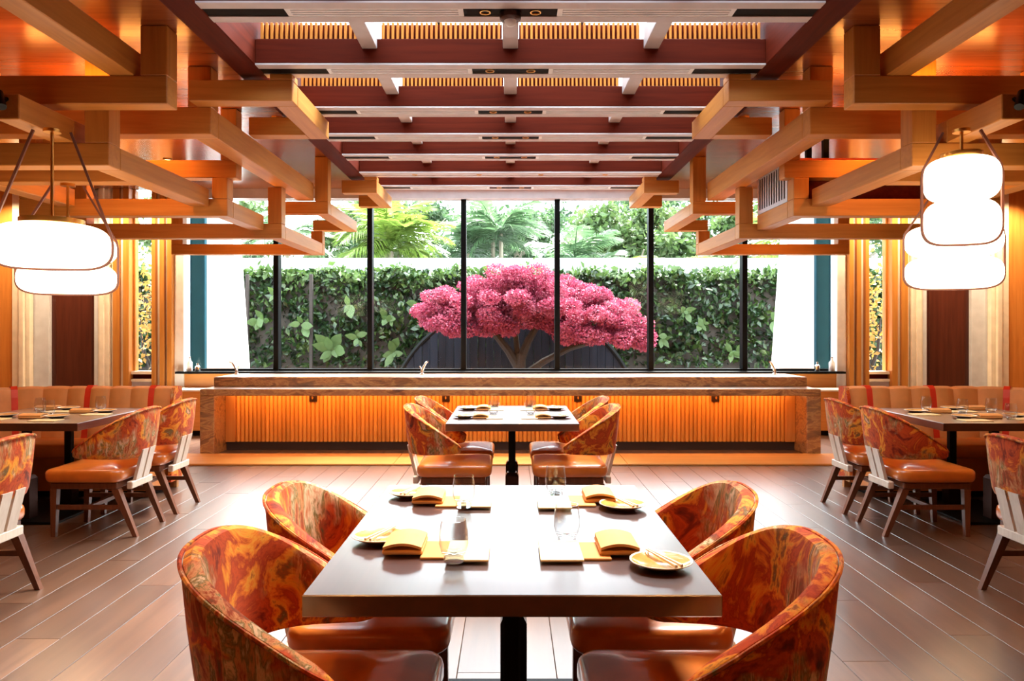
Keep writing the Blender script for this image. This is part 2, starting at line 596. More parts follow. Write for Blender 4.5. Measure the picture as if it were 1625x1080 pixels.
# ------------------------------------------------------------------ ceiling: side soffits, skylight well, beams
ZC, ZB = 3.35, 3.24
ceil = thing('ceiling', 'timber ceiling with a long central skylight', 'ceiling')
del ceil['category']
ceil['category'] = 'ceiling'
ceil['kind'] = 'structure'
RAIL0, RAIL1 = 1.76, 1.95
bw = 0.29
for s in (-1, 1):
    n = 0
    x = RAIL1
    # side ceilings in wide boards running along the room's width
    y = YB
    while y < YW:
        y2 = min(y + bw, YW)
        MB().box(s * RAIL1, s * RX, y + 0.001, y2 - 0.001, ZC, ZC + 0.04).build('board', 'ceiling_wood', ceil)
        y = y2
    MB().bbox(s * RAIL0, s * RAIL1, 3.1, 10.3, ZB, ZB + 0.30, 0.006).build('rail', 'redwood_y', ceil)
    MB().box(s * RAIL1 * 0.999, s * (RAIL1 + 0.06), 3.1, 10.3, ZC + 0.04, 4.25).build('well_lining', 'redwood_y', ceil)
y = YB
while y < 3.04:
    MB().box(-RAIL1, RAIL1, y + 0.001, min(y + bw, 3.04) - 0.001, ZC, ZC + 0.04).build('board', 'ceiling_wood', ceil)
    y += bw
MB().box(-RAIL1 - 0.06, RAIL1 + 0.06, 3.04, 3.1, ZC, 4.25).build('well_lining', 'redwood_x', ceil)
MB().box(-RAIL1 - 0.06, RAIL1 + 0.06, 10.3, 10.36, ZC, 4.25).build('well_lining', 'redwood_x', ceil)
# roof slab hides the sky above the side ceilings
for s in (-1, 1):
    MB().box(s * (RAIL1 + 0.061), s * (RX + 0.2), YB - 0.2, YW + 0.2, ZC + 0.05, ZC + 0.35).build('roof_slab', 'roof', ceil)
MB().box(-RAIL1 - 0.06, RAIL1 + 0.06, YB - 0.2, 3.03, ZC + 0.05, ZC + 0.35).build('roof_slab', 'roof', ceil)
# skylight panes with thin bars
sky = tag(thing('window_4', 'glass skylight over the central beams', 'skylight'), kind='structure')
for i in range(6):
    y0 = 3.1 + i * 7.2 / 6
    for x0, x1 in ((-RAIL1, -0.65), (-0.65, 0.65), (0.65, RAIL1)):
        MB().box(x0 + 0.02, x1 - 0.02, y0 + 0.02, y0 + 7.2 / 6 - 0.02, 4.20, 4.215).build('pane', 'sky_pane', sky)
for x in (-0.65, 0.65):
    MB().box(x - 0.02, x + 0.02, 3.1, 10.3, 4.17, 4.23).build('bar', 'black_metal', sky)
for i in range(1, 6):
    y0 = 3.1 + i * 7.2 / 6
    MB().box(-RAIL1, RAIL1, y0 - 0.02, y0 + 0.02, 4.171, 4.229).build('bar', 'black_metal', sky)

beam_y = [3.27, 4.22, 5.21, 6.22, 7.07, 7.90, 8.80, 9.62]
ordn = ['', 'first beam holding the dome camera', 'deep brown beam second from the dome camera beam', 'deep brown beam third from the dome camera beam',
        'deep brown beam fourth from the dome camera beam', 'deep brown beam fifth from the dome camera beam',
        'deep brown beam with four small downlights in its soffit', 'deep brown beam running closest to the window head']
BWY = 0.27
slat_me = MB().bbox(-0.0085, 0.0085, -0.011, 0.011, 0, 0.12, 0.002).mesh('slat', 'slat_wood')
def downlight(x, y, z, parent, r=0.032):
    d = MB().lathe([(r * 0.72, 0.012), (r * 0.72, 0.002), (r * 0.8, -0.004), (r, -0.004), (r, 0.012)], 20, (x, y, z)).build('downlight', 'brass', parent, True)
    MB().lathe([(0.0001, 0.006), (r * 0.7, 0.006), (r * 0.7, 0.004), (0.0001, 0.004)], 16, (x, y, z)).build('lens', 'bulb', d)
    return d
for i, y in enumerate(beam_y):
    b = MB().bbox(-RAIL0, RAIL0, y, y + BWY, ZB + 0.012, ZB + 0.18, 0.004)
    lab = ordn[i] if ordn[i] else 'deep brown ceiling beam spanning the skylight over the open floor'
    root = thing('ceiling_beam', lab, 'beam', (0, 0, 0), 0, 'beams under the skylight')
    b.build('beam_body', 'redwood_x', root)
    z0, z1 = ZB, ZB + 0.0119
    # pale soffit: two long strips with slots between
    MB().box(-RAIL0, RAIL0, y, y + 0.08, z0, z1).box(-RAIL0, RAIL0, y + 0.19, y + BWY, z0, z1).build('soffit_panel', 'soffit_paint', root)
    if i != 6:
        for s in (-1, 1):
            v = MB().box(s * 0.27, s * 1.29, y + 0.081, y + 0.189, z0 + 0.001, z1).build('slot_diffuser', 'vent_paint', root)
            g = MB()
            for k in range(3):
                g.box(s * 0.30, s * 1.26, y + 0.097 + k * 0.03, y + 0.107 + k * 0.03, z0 - 0.002, z0 + 0.0012)
            g.build('blade', 'grey_paint', v)
            MB().box(s * 1.29, s * RAIL0, y + 0.081, y + 0.189, z0 + 0.006, z1).build('slot', 'slot_black', root)
        MB().box(-0.27, 0.27, y + 0.081, y + 0.189, z0 + 0.006, z1).build('slot', 'slot_black', root)
        for s in (-1, 1):
            downlight(s * 0.145, y + 0.135, z0 + 0.004, root)
    else:
        MB().box(-RAIL0, RAIL0, y + 0.081, y + 0.189, z0 + 0.004, z1).build('slot', 'soffit_paint', root)
        for x in (-1.13, -0.37, 0.36, 1.12):
            downlight(x, y + 0.135, z0 + 0.002, root)
    # upright slat screens on the beam, between the purlins
    for xa, xb in ((-1.74, -1.02), (-0.90, -0.06), (0.06, 0.90), (1.02, 1.74)):
        if i > 5:
            continue
        n = int((xb - xa) / 0.033)
        for k in range(n):
            link('slat', slat_me, root, (xa + 0.02 + k * (xb - xa - 0.04) / (n - 1), y + 0.03, ZB + 0.18))
        MB().box(xa, xb, y + 0.06, y + 0.075, ZB + 0.1801, ZB + 0.299).build('slat_backing', 'redwood_x', root)
for x in (-0.97, 0.0, 0.97):
    for i in range(len(beam_y) - 1):
        MB().bbox(x - 0.052, x + 0.052, beam_y[i] + BWY, beam_y[i + 1], ZC, ZC + 0.14, 0.004).build('purlin', 'soffit_paint', ceil)
# dome camera on the first beam
dc = thing('dome_camera', 'dark dome camera under the ceiling beam', 'camera', (0.0, 4.36, ZB - 0.002))
MB().lathe([(0.055, 0.004), (0.062, 0.0), (0.062, -0.03), (0.05, -0.04), (0.0001, -0.042)], 24).build('housing', 'bronze', dc, True)
MB().lathe([(0.036, -0.041), (0.033, -0.058), (0.02, -0.07), (0.0001, -0.075)], 20).build('dome', 'vent_paint', dc, True)
# round speakers and small downlights in the side ceilings
for s in (-1, 1):
    for (x, y, kind) in ((3.3, 3.9, 's'), (2.13, 6.9, 'd'), (3.1, 6.35, 'd'), (3.9, 8.6, 'd')):
        if kind == 's':
            MB().lathe([(0.20, 0.0), (0.19, -0.012), (0.17, -0.014), (0.0001, -0.012)], 28, (s * x, y, ZC)).build('speaker_disc', 'redwood_x', ceil, True)
        else:
            downlight(s * x, y, ZC - 0.006, ceil, 0.05)

# ------------------------------------------------------------------ hanging timber lattice
def lattice(s, key, noun, bars):
    side = 'wide-lantern side' if s < 0 else 'air-grille side'
    root = thing('timber_lattice', noun + ', ' + side, 'lattice', (0, 0, 0), 0, 'hanging oak lattice frames')
    for (x0, x1, y0, y1, z0, z1) in bars:
        dx, dy, dz = abs(x1 - x0), y1 - y0, z1 - z0
        ax = 'x' if dx >= max(dy, dz) else ('y' if dy >= dz else 'z')
        nm = {'x': 'crossbar', 'y': 'long_bar', 'z': 'post'}[ax]
        MB().bbox(s * x0, s * x1, y0, y1, z0, z1, 0.005).build(nm, 'oak_' + ax, root)
    return root
for s in (-1, 1):
    # near frame: crossbar with post to the ceiling, long bar over it running towards the room's middle
    lattice(s, 'A', 'hanging oak frame farthest from the window', [
        (2.18, 2.35, 4.80, 4.95, 3.03, 3.349), (2.18, 4.10, 4.80, 4.95, 2.85, 3.03),
        (2.39, 2.55, 1.9, 4.94, 3.031, 3.20), (2.39, 2.55, 1.75, 1.899, 3.031, 3.349),
        (3.95, 4.10, 4.80, 4.95, 3.031, 3.349), (3.40, 3.56, 2.4, 4.94, 3.031, 3.20)])
    lattice(s, 'B', 'long hanging oak frame with a pale underside along the skylight', [
        (2.20, 2.37, 5.55, 5.70, 3.05, 3.349), (2.20, 4.00, 5.55, 5.70, 2.85, 3.05),
        (2.20, 2.37, 5.701, 8.45, 2.85, 3.05), (3.84, 4.00, 5.55, 5.70, 3.051, 3.349)])
    lattice(s, 'C', 'small oak frame tucked under the skylight beams', [
        (1.56, 1.72, 5.40, 5.549, 3.20, 3.25), (1.56, 2.30, 5.40, 5.549, 3.05, 3.20),
        (1.56, 1.72, 5.55, 6.50, 3.05, 3.20), (1.721, 2.199, 6.35, 6.50, 3.05, 3.20)])
    lattice(s, 'D', 'hanging oak frame that carries the front lantern arm', [
        (2.63, 2.79, 4.951, 5.10, 2.64, 3.349), (2.63, 3.95, 4.951, 5.10, 2.49, 2.64),
        (2.63, 2.79, 5.101, 6.60, 2.49, 2.64), (3.80, 3.95, 5.101, 6.60, 2.49, 2.64),
        (2.791, 3.799, 5.50, 5.64, 2.49, 2.63), (3.80, 3.95, 5.101, 5.24, 2.641, 3.349),
        (2.86, 3.00, 4.40, 4.95, 2.641, 2.79), (2.86, 3.00, 4.951, 5.10, 2.641, 2.79)])
    lattice(s, 'M', 'upper oak crossbar between the two long frames', [
        (2.40, 4.10, 6.62, 6.76, 2.745, 2.90), (3.96, 4.10, 6.62, 6.76, 2.901, 3.349), (2.40, 2.54, 6.62, 6.76, 2.901, 3.349)])
    lattice(s, 'E', 'low oak frame halfway to the window', [
        (2.475, 2.61, 6.61, 6.755, 2.56, 2.744), (2.475, 4.30, 6.61, 6.755, 2.41, 2.559),
        (2.475, 2.61, 6.756, 7.59, 2.41, 2.559), (4.15, 4.30, 6.61, 6.755, 2.56, 3.349)])
    lattice(s, 'F', 'lowest oak frame crossing in front of the window end', [
        (2.30, 2.44, 7.60, 7.74, 2.481, 2.849), (2.30, 4.40, 7.60, 7.74, 2.334, 2.48),
        (2.30, 2.44, 7.741, 9.249, 2.334, 2.47), (2.30, 4.15, 9.25, 9.38, 2.334, 2.46),
        (2.30, 2.44, 9.25, 9.38, 2.461, 2.62), (4.26, 4.40, 7.60, 7.74, 2.481, 3.349), (4.01, 4.15, 9.25, 9.38, 2.461, 3.349)])
    lattice(s, 'J', 'middle oak frame at the window end of the long pale bar', [
        (2.04, 2.19, 8.46, 8.60, 2.85, 3.349), (2.04, 2.59, 8.46, 8.60, 2.71, 2.849),
        (2.04, 2.19, 8.601, 10.05, 2.71, 2.849), (2.191, 2.59, 9.91, 10.05, 2.71, 2.849)])
    lattice(s, 'K', 'small oak frame under the beam nearest the window head', [
        (1.60, 1.75, 9.05, 9.19, 3.20, 3.25), (1.60, 2.02, 9.05, 9.19, 3.05, 3.20),
        (1.60, 1.75, 9.191, 10.20, 3.05, 3.20), (1.751, 2.02, 10.06, 10.20, 3.05, 3.20)])
    # track spotlight on the arm's end
    sp = thing('spotlight', 'small black spotlight on the lantern arm, ' + side_word(s), 'spotlight', (s * 2.93, 4.385, 2.74), 0, 'arm spotlights')
    MB().tube([(0, 0.015, 0.02), (0, -0.01, 0.0)], 0.012).build('bracket', 'black_metal', sp)
    MB().tube([(s * 0.028, -0.02, 0.045), (s * -0.02, -0.06, -0.05)], 0.026, 16).build('barrel', 'black_metal', sp, True)

# air handling grille between two frames, one side only
ag = thing('air_grille', 'boxed air grille with upright louvres between oak frames', 'vent', (0, 0, 0))
MB().box(2.50, 3.70, 6.77, 7.58, 2.561, 2.95).build('housing', 'redwood_y', ag)
MB().box(2.478, 2.4995, 6.77, 7.58, 2.562, 2.60).box(2.478, 2.4995, 6.77, 7.58, 2.91, 2.95).box(2.478, 2.4995, 6.77, 6.80, 2.60, 2.91).box(2.478, 2.4995, 7.55, 7.58, 2.60, 2.91).build('frame', 'grey_paint', ag)
MB().box(2.494, 2.4995, 6.80, 7.55, 2.60, 2.91).build('backing', 'slot_black', ag)
lou = MB().box(2.489, 2.4935, -0.015, 0.015, 2.60, 2.91).mesh('louvre', 'grey_paint')
for k in range(11):
    link('louvre', lou, ag, (0, 6.84 + k * 0.067, 0))
MB().box(2.62, 3.70, 6.80, 7.58, 2.545, 2.56).build('underside', 'grey_paint', ag)
# its hangers
for y in (7.0, 7.4):
    MB().box(2.9, 2.95, y, y + 0.05, 2.95, 3.349).build('hanger', 'black_metal', ag)

# ------------------------------------------------------------------ walls
def wall(name, lab, *box, mat='panel_wood'):
    return tag(MB().box(*box).build(name, mat), lab, 'wall', kind='structure')
wall('wall_left', 'orange timber panelled side wall behind the curved bench, wide-lantern side', -RX - 0.15, -RX, YB, YW, 0, ZC)
wall('wall_right', 'orange timber panelled side wall behind the curved bench, air-grille side', RX, RX + 0.15, YB, YW, 0, ZC)
wall('wall_rear', 'warm timber wall closing the dining room opposite the window', -RX, RX, YB - 0.15, YB, 0, ZC)
WX = 4.56
wb = tag(thing('wall_back', 'panelled timber wall around the big garden window', 'wall'), kind='structure')
ZS = 0.84
MB().box(-WX - 0.02, WX + 0.02, YW - 0.06, YW + 0.12, 0, ZS - 0.03).build('apron', 'panel_wood_x', wb)
MB().box(-WX - 0.02, WX + 0.02, YW - 0.18, YW + 0.12, ZS - 0.029, ZS).build('sill', 'black_metal', wb)
MB().box(-WX, WX, YW - 0.10, YW + 0.12, 3.22, 3.35).build('window_head', 'soffit_paint', wb)
def WXs(px):  # helper: side-wall feature edges measured from the room's axis at the wall plane
    return abs(px - 810) / 1200 * 10.35
dn = 0
for s in (-1, 1):
    def strip(a, b, mat, y0=10.40, y1=10.62, z0=0.0, z1=ZC, nm='batten'):
        return MB().bbox(s * a, s * b, y0, y1, z0, z1, 0.004).build(nm, mat, wb)
    strip(4.50, 4.63, 'white_paint', 10.42, 10.62, 0, ZC, 'jamb')
    strip(4.632, 4.70, 'oak_z', 10.34); strip(4.702, 4.735, 'cream_paint', 10.40)
    strip(4.737, 4.80, 'oak_z', 10.34); strip(4.802, 4.855, 'cream_paint', 10.40); strip(4.857, 4.91, 'oak_z', 10.34)
    # narrow side window
    wn = tag(thing('window_%d' % (2 if s < 0 else 3), 'narrow upright window beside the timber battens, ' + side_word(s), 'window'), kind='structure')
    MB().box(s * 4.911, s * 5.219, 10.50, 10.512, 0.84, ZC).build('pane', 'pane', wn)
    MB().bbox(s * 4.911, s * 4.935, 10.47, 10.54, 0.84, ZC, 0.003).bbox(s * 5.195, s * 5.219, 10.47, 10.54, 0.84, ZC, 0.003).build('frame', 'oak_z', wn)
    MB().box(s * 4.911, s * 5.219, 10.42, 10.62, 0, 0.70).build('under_panel', 'grey_paint', wb)
    MB().box(s * 4.911, s * 5.219, 10.40, 10.60, 0.70, 0.735).box(s * 4.911, s * 5.219, 10.40, 10.60, 0.80, 0.84).build('rail', 'cream_paint', wb)
    MB().box(s * 4.911, s * 5.219, 10.46, 10.60, 0.735, 0.80).build('rail', 'redwood_x', wb)
    strip(5.22, 5.30, 'oak_z', 10.34); strip(5.302, 5.36, 'cream_paint', 10.40); strip(5.362, 5.45, 'oak_z', 10.36); strip(5.452, 5.49, 'cream_paint', 10.40)
    # moulded cream pilaster, grey reveal, dark door
    for a, b, yy in ((5.50, 5.56, 10.36), (5.561, 5.62, 10.33), (5.621, 5.66, 10.38)):
        strip(a, b, 'cream_paint', yy, 10.62, 0, ZC, 'moulding')
    strip(5.66, 5.76, 'grey_paint', 10.46, 10.62, 0, ZC, 'reveal')
    dn += 1
    d = tag(thing('door_%d' % dn, 'tall dark red-brown timber door set in a pale frame, ' + side_word(s), 'door'), kind='structure')
    MB().bbox(s * 5.761, s * 6.38, 10.52, 10.60, 0.0, 2.3, 0.004).build('leaf', 'door_wood', d)
    MB().bbox(s * 5.82, s * 6.32, 10.51, 10.519, 0.12, 2.2, 0.004).build('panel', 'door_wood', d)
    MB().tube([(s * 6.35, 10.46, 0.45), (s * 6.35, 10.46, 0.59)], 0.011).tube([(s * 6.35, 10.46, 0.47), (s * 6.35, 10.521, 0.47)], 0.008).tube([(s * 6.35, 10.46, 0.57), (s * 6.35, 10.521, 0.57)], 0.008).build('handle', 'brass', d)
    MB().box(s * 5.761, s * 6.38, 10.52, 10.60, 2.3, ZC).build('over_panel', 'cream_paint', wb)
    strip(6.381, 6.60, 'grey_paint', 10.46, 10.62, 0, ZC, 'reveal')
    for a, b, yy in ((6.601, 6.66, 10.38), (6.661, 6.72, 10.33), (6.721, 6.83, 10.36)):
        strip(a, b, 'cream_paint', yy, 10.62, 0, ZC, 'moulding')
    strip(6.831, RX, 'panel_wood', 10.38, 10.62, 0, ZC, 'end_panel')

# big window: seven bays
win = tag(thing('window_1', 'long garden window of seven tall panes with black mullions', 'window'), kind='structure')
bays = [(292 + 148 * k - 810) / 1200 * 10.55 for k in range(8)]
for k, x in enumerate(bays):
    if 0 < k < 7:
        MB().bbox(x - 0.036, x + 0.036, YW - 0.02, YW + 0.12, ZS, 3.22, 0.004).build('mullion', 'black_metal', win)
for k in range(7):
    MB().box(bays[k] + 0.037, bays[k + 1] - 0.037, YW + 0.04, YW + 0.052, ZS + 0.03, 3.22).build('pane', 'pane', win)
MB().box(-WX, WX, YW, YW + 0.1, ZS, ZS + 0.03).build('bottom_rail', 'black_metal', win)
# outer piers and white leaning fins flanking the window
for s in (-1, 1):
    o = thing('window_pier', 'dark teal metal pier outside the window end, ' + side_word(s), 'pier', (s * 4.6, 10.9, 0), 0, 'window end piers')
    MB().bbox(s * 0.005, s * -0.19, 0, 0.10, -0.1, 3.6, 0.01).build('core', 'teal_metal', o)
    MB().bbox(s * 0.075, s * 0.006, -0.03, 0.10, -0.1, 3.6, 0.008).build('edge_strip', 'blue_metal', o)
    f = MB()
    xo = 4.95
    v = [(s * xo, 11.5, -0.1), (s * 4.02, 11.5, -0.1), (s * 4.29, 11.5, 3.8), (s * xo, 11.5, 3.8)]
    v += [(p[0], 11.85, p[2]) for p in v]
    fs = [(0, 1, 2, 3), (7, 6, 5, 4), (0, 4, 5, 1), (1, 5, 6, 2), (2, 6, 7, 3), (3, 7, 4, 0)]
    if s > 0:
        fs = [tuple(reversed(q)) for q in fs]
    f.add(v, fs)
    tag(f.build('garden_fin', 'white_render'), 'white rendered leaning fin wall outside the window end, ' + side_word(s), 'fin wall', 'white garden fins')

# ------------------------------------------------------------------ back counter under the window
lc = thing('back_counter', 'low back counter running under the garden window', 'counter', (0, 10.05, 0))
MB().bbox(-4.62, 4.62, -0.03, 0.33, 0.595, 0.62, 0.004).build('worktop', 'white_paint', lc)
MB().box(-4.60, 4.60, 0.02, 0.33, 0.07, 0.594).build('front_panel', 'panel_wood_x', lc)
MB().box(-4.60, 4.60, 0.06, 0.33, 0.0, 0.07).build('plinth', 'slot_black', lc)
# ------------------------------------------------------------------ show counter
ct = thing('show_counter', 'long stone counter with a reeded orange timber front', 'counter', (0, 0, 0))
MB().bbox(-3.50, 3.50, 8.52, 9.02, 0.668, 0.745, 0.006).build('counter_top', 'stone', ct)
MB().bbox(-3.50, 3.50, 8.92, 9.60, 0.7455, 0.855, 0.006).build('raised_ledge', 'stone', ct)
for s in (-1, 1):
    MB().bbox(s * 3.34, s * 3.50, 8.52, 9.02, 0.0, 0.667, 0.006).build('end_slab', 'stone', ct)
MB().box(-3.339, 3.339, 8.90, 9.02, 0.0, 0.667).build('carcass', 'panel_wood_x', ct)
MB().box(-3.339, 3.339, 8.895, 8.90, 0.0, 0.10).build('kick', 'dark_gap', ct)
MB().box(-3.50, 3.50, 9.021, 9.58, 0.0, 0.744).build('service_side', 'panel_wood_x', ct)
reed = MB()
pr = [(-0.0235, 0), (-0.021, -0.012), (-0.012, -0.022), (0, -0.025), (0.012, -0.022), (0.021, -0.012), (0.0235, 0)]
v = [(x, y, 0.10) for x, y in pr] + [(x, y, 0.655) for x, y in pr]
reed.add(v, [(k, k + 1, k + 8, k + 7) for k in range(6)] + [tuple(range(6, -1, -1)), tuple(range(7, 14))])
reed_me = reed.mesh('reed', 'reed_wood')
NR = 132
for k in range(NR):
    link('reed', reed_me, ct, (-3.20 + 6.4 * k / (NR - 1), 8.8995, 0))
for s in (-1, 1):
    MB().bbox(s * 3.225, s * 3.339, 8.86, 8.8999, 0.10, 0.66, 0.003).build('end_filler', 'panel_wood', ct)
MB().box(-3.3, 3.3, 8.80, 8.82, 0.655, 0.6675).build('led_strip', 'bulb', ct)
pf = thing('foot_platform', 'low timber foot platform along the reeded counter', 'platform', (0, 0, 0))
for k in range(3):
    MB().bbox(-3.66 + 2.44 * k + 0.002, -3.66 + 2.44 * (k + 1) - 0.002, 7.86, 8.515, 0.0, 0.022, 0.004).build('board', 'panel_wood_x', pf)
for x, w in ((-2.31, 'outer one, wide-lantern side'), (-0.755, 'inner one, wide-lantern side'), (0.79, 'inner one, air-grille side'), (2.40, 'outer one, air-grille side')):
    h = thing('purse_hook', 'dark purse hook plate under the counter edge, ' + w, 'hook', (x, 8.868, 0.60), 0, 'purse hooks along the counter')
    MB().bbox(-0.045, 0.045, -0.02, 0.004, -0.03, 0.065, 0.004).build('plate', 'bronze', h)
    MB().tube([(0, -0.02, 0.02), (0, -0.05, 0.01), (0, -0.055, 0.035)], 0.008).build('prong', 'brass', h)
# LED under the counter lip
def area(name, loc, size, energy, color, rot=(0, 0, 0)):
    l = bpy.data.lights.new(name, 'AREA')
    l.shape = 'RECTANGLE'
    l.size, l.size_y = size
    l.energy = energy
    l.color = color
    o = bpy.data.objects.new(name, l)
    COL.objects.link(o)
    o.location = loc
    o.rotation_euler = rot
    return o
area('counter_led', (0, 8.70, 0.655), (6.4, 0.05), 17, (1.0, 0.42, 0.11), (math.radians(18), 0, 0))
area('backbar_led', (0, 9.75, 0.80), (6.6, 0.05), 6, (1.0, 0.5, 0.16), (math.radians(50), 0, 0))

# taps, bottles and jars on the sill side
def faucet(x, y, z, flip, lab):
    t = thing('faucet', lab, 'faucet', (x, y, z))
    MB().lathe([(0.028, 0), (0.028, 0.012), (0.016, 0.016), (0.016, 0.05)], 16).build('base', 'chrome', t, True)
    MB().tube([(0, 0, 0.045), (-0.03 * flip, 0, 0.11), (-0.055 * flip, -0.01, 0.15), (-0.075 * flip, -0.03, 0.155)], [0.016, 0.015, 0.013, 0.011], 10).build('spout', 'chrome', t, True)
    MB().tube([(0.0, 0, 0.05), (0.03 * flip, 0, 0.10)], 0.006, 8).build('lever', 'chrome', t)
faucet(-3.44, 9.50, 0.856, 1, 'slim steel faucet on the ledge end, wide-lantern side')
faucet(-1.11, 9.50, 0.856, -1, 'steel faucet on the ledge between the middle mullions')
faucet(3.32, 9.50, 0.856, 1, 'slim steel faucet on the ledge end, air-grille side')
def bottle(x, y, z, h, r, mat, lab):
    t = thing('bottle', lab, 'bottle', (x, y, z), 0, 'bottles on the window sill')
    MB().lathe([(r * 0.9, 0), (r, 0.006), (r, h * 0.6), (r * 0.4, h * 0.75), (r * 0.36, h * 0.93)], 16).build('body', mat, t, True)
    MB().lathe([(r * 0.46, h * 0.931), (r * 0.46, h), (0.0001, h)], 12).build('cap', 'chrome', t, True)
bottle(-4.41, 10.40, ZS, 0.20, 0.035, 'vent_paint', 'tall pale bottle on the sill end, wide-lantern side')
bottle(-4.30, 10.40, ZS, 0.11, 0.035, 'chrome', 'short silver bottle on the sill end, wide-lantern side')
bottle(4.42, 10.40, ZS, 0.20, 0.04, 'vent_paint', 'tall pale bottle on the sill end, air-grille side')
bottle(4.22, 10.40, ZS, 0.13, 0.035, 'chrome', 'short silver bottle on the sill end, air-grille side')

# ------------------------------------------------------------------ pendant lanterns
def shade_profile(R, h):
    pts = []
    for k in range(25):
        a = -PI / 2 + PI * k / 24
        c, s_ = math.cos(a), math.sin(a)
        pts.append((max(0.0001, R * abs(c) ** 0.42), h * math.copysign(abs(s_) ** 0.75, s_)))
    return pts
def lantern(x, y, tiers, R, h, ztop, zhang, lab):
    t = thing('pendant_lantern', lab, 'lantern', (x, y, ztop), 0, 'opal glass lanterns')
    z = 0.0
    for k in range(tiers):
        MB().lathe(shade_profile(R, h / 2), 40, (0, 0, -h / 2 - k * h * 0.99)).build('glass_shade', 'opal', t, True)
    zb = -h * (1 + 0.99 * (tiers - 1))
    MB().lathe([(R * 0.52, -0.008), (R * 0.55, 0.0), (R * 0.55, 0.03), (R * 0.3, 0.036), (0.0001, 0.036)], 28).build('cap', 'brass', t, True)
    MB().tube([(0, 0, 0.03), (0, 0, zhang - ztop - 0.001)], 0.010).build('stem', 'brass', t)
    MB().lathe([(0.05, zhang - ztop - 0.02), (0.05, zhang - ztop - 0.001)], 16).build('canopy_plate', 'brass', t, True)
    for k in range(1):
        a = 0.36 if x < 0 else -0.36
        c, s_ = math.cos(a), math.sin(a)
        sp_ = shade_profile(R, h / 2)
        zlow = zb + h / 2
        prof = [(0.10, zhang - ztop - 0.012), (R * 0.99, -h * 0.22), (R + 0.005, -h * 0.42)]
        for q in range(1, 5):
            prof.append((R + 0.005, -h * 0.5 + (zlow + h * 0.5) * q / 4))
        for (r_, z_) in [p for p in reversed(sp_) if p[1] < -0.02 * h and p[0] > 0.3 * R]:
            prof.append((r_ + 0.005, zlow + z_ - 0.004))
        path = [(r * c, r * s_, z) for r, z in prof] + [(0, 0, zb - 0.006)] + [(-r * c, -r * s_, z) for r, z in reversed(prof)]
        MB().ribbon(path, (-s_, c, 0), 0.026, 0.014).build('strap', 'strap', t)
    return t
lantern(-2.80, 4.62, 1, 0.325, 0.27, 2.06, 2.64, 'wide single-tier opal lantern hung from the oak arm')
lantern(-3.26, 5.57, 2, 0.325, 0.222, 2.12, 2.49, 'wide two-tier opal lantern behind the single-tier lantern')
lantern(2.756, 4.62, 2, 0.210, 0.264, 2.465, 2.64, 'slim two-tier opal lantern hung from the oak arm')
lantern(3.26, 5.57, 2, 0.320, 0.235, 2.185, 2.49, 'wide two-tier opal lantern behind the slim lantern')

